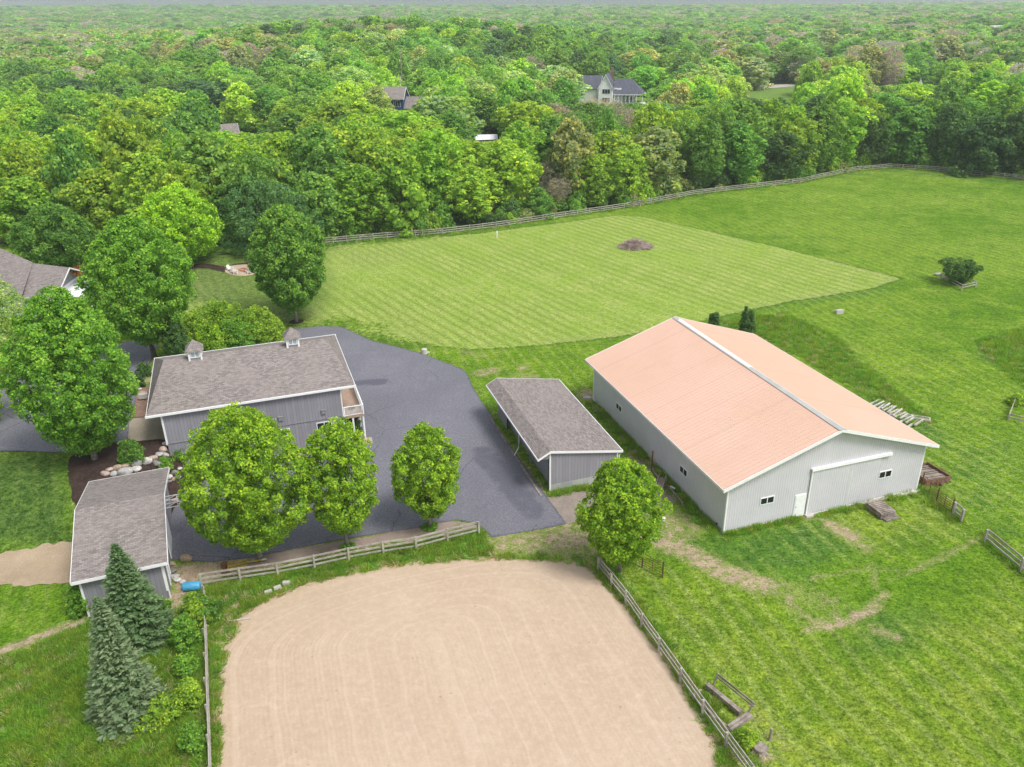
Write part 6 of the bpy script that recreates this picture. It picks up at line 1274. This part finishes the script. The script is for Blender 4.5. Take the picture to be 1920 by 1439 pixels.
# undergrowth along the edge and between the trunks
BK = [crown_mesh('bush_kind', 400+i, 1.6, 0, 2.6, 'bush', 34, .75, 42, .2, far=True, rough=.5, dark=.6) for i in range(3)]
up_ = []; s = 0
while s < cum[-1]:
    for _ in range(3):
        e, nrm = edge_pt(s); x, y = e+nrm*gw_.uniform(1.6, 16); up_.append((x, y)) if gw_.random() < .85 else None
    s += gw_.uniform(1.2, 2.6)
for t in ind[::2]: up_.append((t[0]+gw_.uniform(-4, 4), t[1]+gw_.uniform(-4, 4)))
up_ = np.array([u for u in up_ if sd_poly([u], WPOLY)[0] > 1.3]); n = len(up_); cols = [TC['mid'], TC['deep'], TC['yg'], TC['mid'], TC['olive'], TC['fresh']]
tint = np.array([np.array(cols[gw_.integers(0, 6)])*gw_.uniform(.8, 1.1) for _ in range(n)]); rot = np.zeros((n, 3)); rot[:, 2] = gw_.uniform(0, 6.28, n); k = gw_.uniform(.55, 1.25, n); scl = np.stack([k, k, k*gw_.uniform(.6, 1.5, n)], 1)
scatter('undergrowth', BK, np.stack([up_[:, 0], up_[:, 1], hT(up_[:, 0], up_[:, 1])], 1), rot, scl, gw_.integers(0, 3, n), tint, 'mixed brush and saplings filling the foot of the wood', 'undergrowth')
# tall grass tufts along fences, walls and in the rank patches
def tuft(seed, nb, r, h, w):
    g = np.random.default_rng(seed); a = g.uniform(0, 6.28, nb); rr = r*np.sqrt(g.random(nb)); b = np.stack([rr*np.cos(a), rr*np.sin(a), np.zeros(nb)], 1); d = unit(np.stack([np.cos(a)*.5, np.sin(a)*.5, np.ones(nb)], 1)+g.normal(0, .35, (nb, 3))); hh = (h*g.uniform(.5, 1.1, nb))[:, None]; sdv = unit(np.cross(d, g.normal(size=(nb, 3))))*w
    V = np.stack([b-sdv, b+sdv, b+d*hh+sdv*.25, b+d*hh-sdv*.25], 1).reshape(-1, 3); q = g.uniform(.6, 1.4, nb); C = np.repeat(np.stack([q, q, q], 1), 4, 0); return np_mesh('tuft_kind', V, np.arange(4*nb).reshape(-1, 4), M['leaf_far'], C)
GK = [tuft(500, 60, .30, .42, .022), tuft(501, 50, .36, .32, .024), tuft(502, 40, .25, .55, .02)]
gp = []
def along(pts, n, w, z0=.8):
    P_ = GP(pts); L_ = np.concatenate([[0], np.cumsum([math.hypot(b[0]-a[0], b[1]-a[1]) for a, b in zip(P_[:-1], P_[1:])])])
    for _ in range(n):
        s_ = gw_.uniform(0, L_[-1]); i = min(len(P_)-2, int(np.searchsorted(L_, s_)-1)) if s_ > 0 else 0; f = (s_-L_[i])/max(L_[i+1]-L_[i], 1e-6); gp.append((P_[i][0]+(P_[i+1][0]-P_[i][0])*f+gw_.normal(0, w), P_[i][1]+(P_[i+1][1]-P_[i][1])*f+gw_.normal(0, w)))
along([(382, 1108), (560, 1068), (905, 1000)], 420, .45); along([(384, 1110), (392, 1439)], 320, .5); along([(1125, 1062), (1240, 1210), (1420, 1450)], 360, .4); along(FENCE_PX, 620, .5); along(FENCE2_PX, 160, .5)
along(ARENA_PX[:18], 380, .3); along([(1118, 758), (1350, 1002)], 420, .45); along([(1358, 1002), (1500, 972), (1500, 972)], 90, .2); along([(1530, 968), (1722, 926)], 60, .25); along([(1735, 920), (1800, 978)], 90, .4); along([(1850, 1005), (1920, 1070)], 90, .4); along([(910, 790), (1028, 925)], 40, .2); along([(1032, 928), (1100, 915)], 70, .18)
for poly, n in (([(0, 1240), (150, 1175), (290, 1140), (380, 1150), (385, 1439), (0, 1439)], 2600), ([(1340, 600), (1470, 588), (1570, 630), (1640, 700), (1760, 790), (1700, 800), (1600, 730), (1500, 670)], 1500), ([(1830, 640), (1925, 615), (1930, 730), (1880, 700)], 500), ([(385, 1105), (905, 1005), (930, 1040), (700, 1060), (520, 1108), (420, 1180), (395, 1300)], 900)):
    Pp = np.array(GP(poly)); lo_, hi_ = Pp.min(0), Pp.max(0); c_ = gw_.uniform(lo_, hi_, (n*3, 2)); c_ = c_[sd_poly(c_, Pp) > 0][:n]; gp += [tuple(q) for q in c_]
gp = np.array(gp); bad = (sd_poly(gp, AS_in) > .25) | (sd_poly(gp, AR) > .0); gp = gp[~bad]; n = len(gp)
tint = np.array([(.22, .40, .05)])*gw_.uniform(.75, 1.25, (n, 1))*np.stack([gw_.uniform(.8, 1.5, n), np.ones(n), np.ones(n)], 1); dry = gw_.random(n) < .06; tint[dry] = (.55, .48, .28)
k = gw_.uniform(.5, 1.15, n); rot = np.zeros((n, 3)); rot[:, 2] = gw_.uniform(0, 6.28, n); far_ = np.hypot(gp[:, 0], gp[:, 1]) > 110; k[far_] *= 1.3
scatter('tall_grass', GK, np.stack([gp[:, 0], gp[:, 1], hT(gp[:, 0], gp[:, 1])], 1), rot, np.stack([k, k, k*.9], 1), gw_.integers(0, 3, n), tint, 'rank grass along fences and walls and in unmown patches', 'grass')

# ---- haze: even air round the whole place
mb = MB().box(-4800, -300, -40, 4800, 4600, 150); hz = mb.build('haze', None); hm = bpy.data.materials.new('air'); hm.use_nodes = True; t = hm.node_tree; t.nodes.clear()
ou = t.nodes.new('ShaderNodeOutputMaterial'); pv = t.nodes.new('ShaderNodeVolumePrincipled'); pv.inputs['Color'].default_value = (.86, .93, 1, 1); pv.inputs['Density'].default_value = .0002; pv.inputs['Anisotropy'].default_value = .2
t.links.new(pv.outputs[0], ou.inputs['Volume']); hz.data.materials.append(hm); tag(hz, 'thin bluish haze over the distant woods', 'haze', kind='stuff')
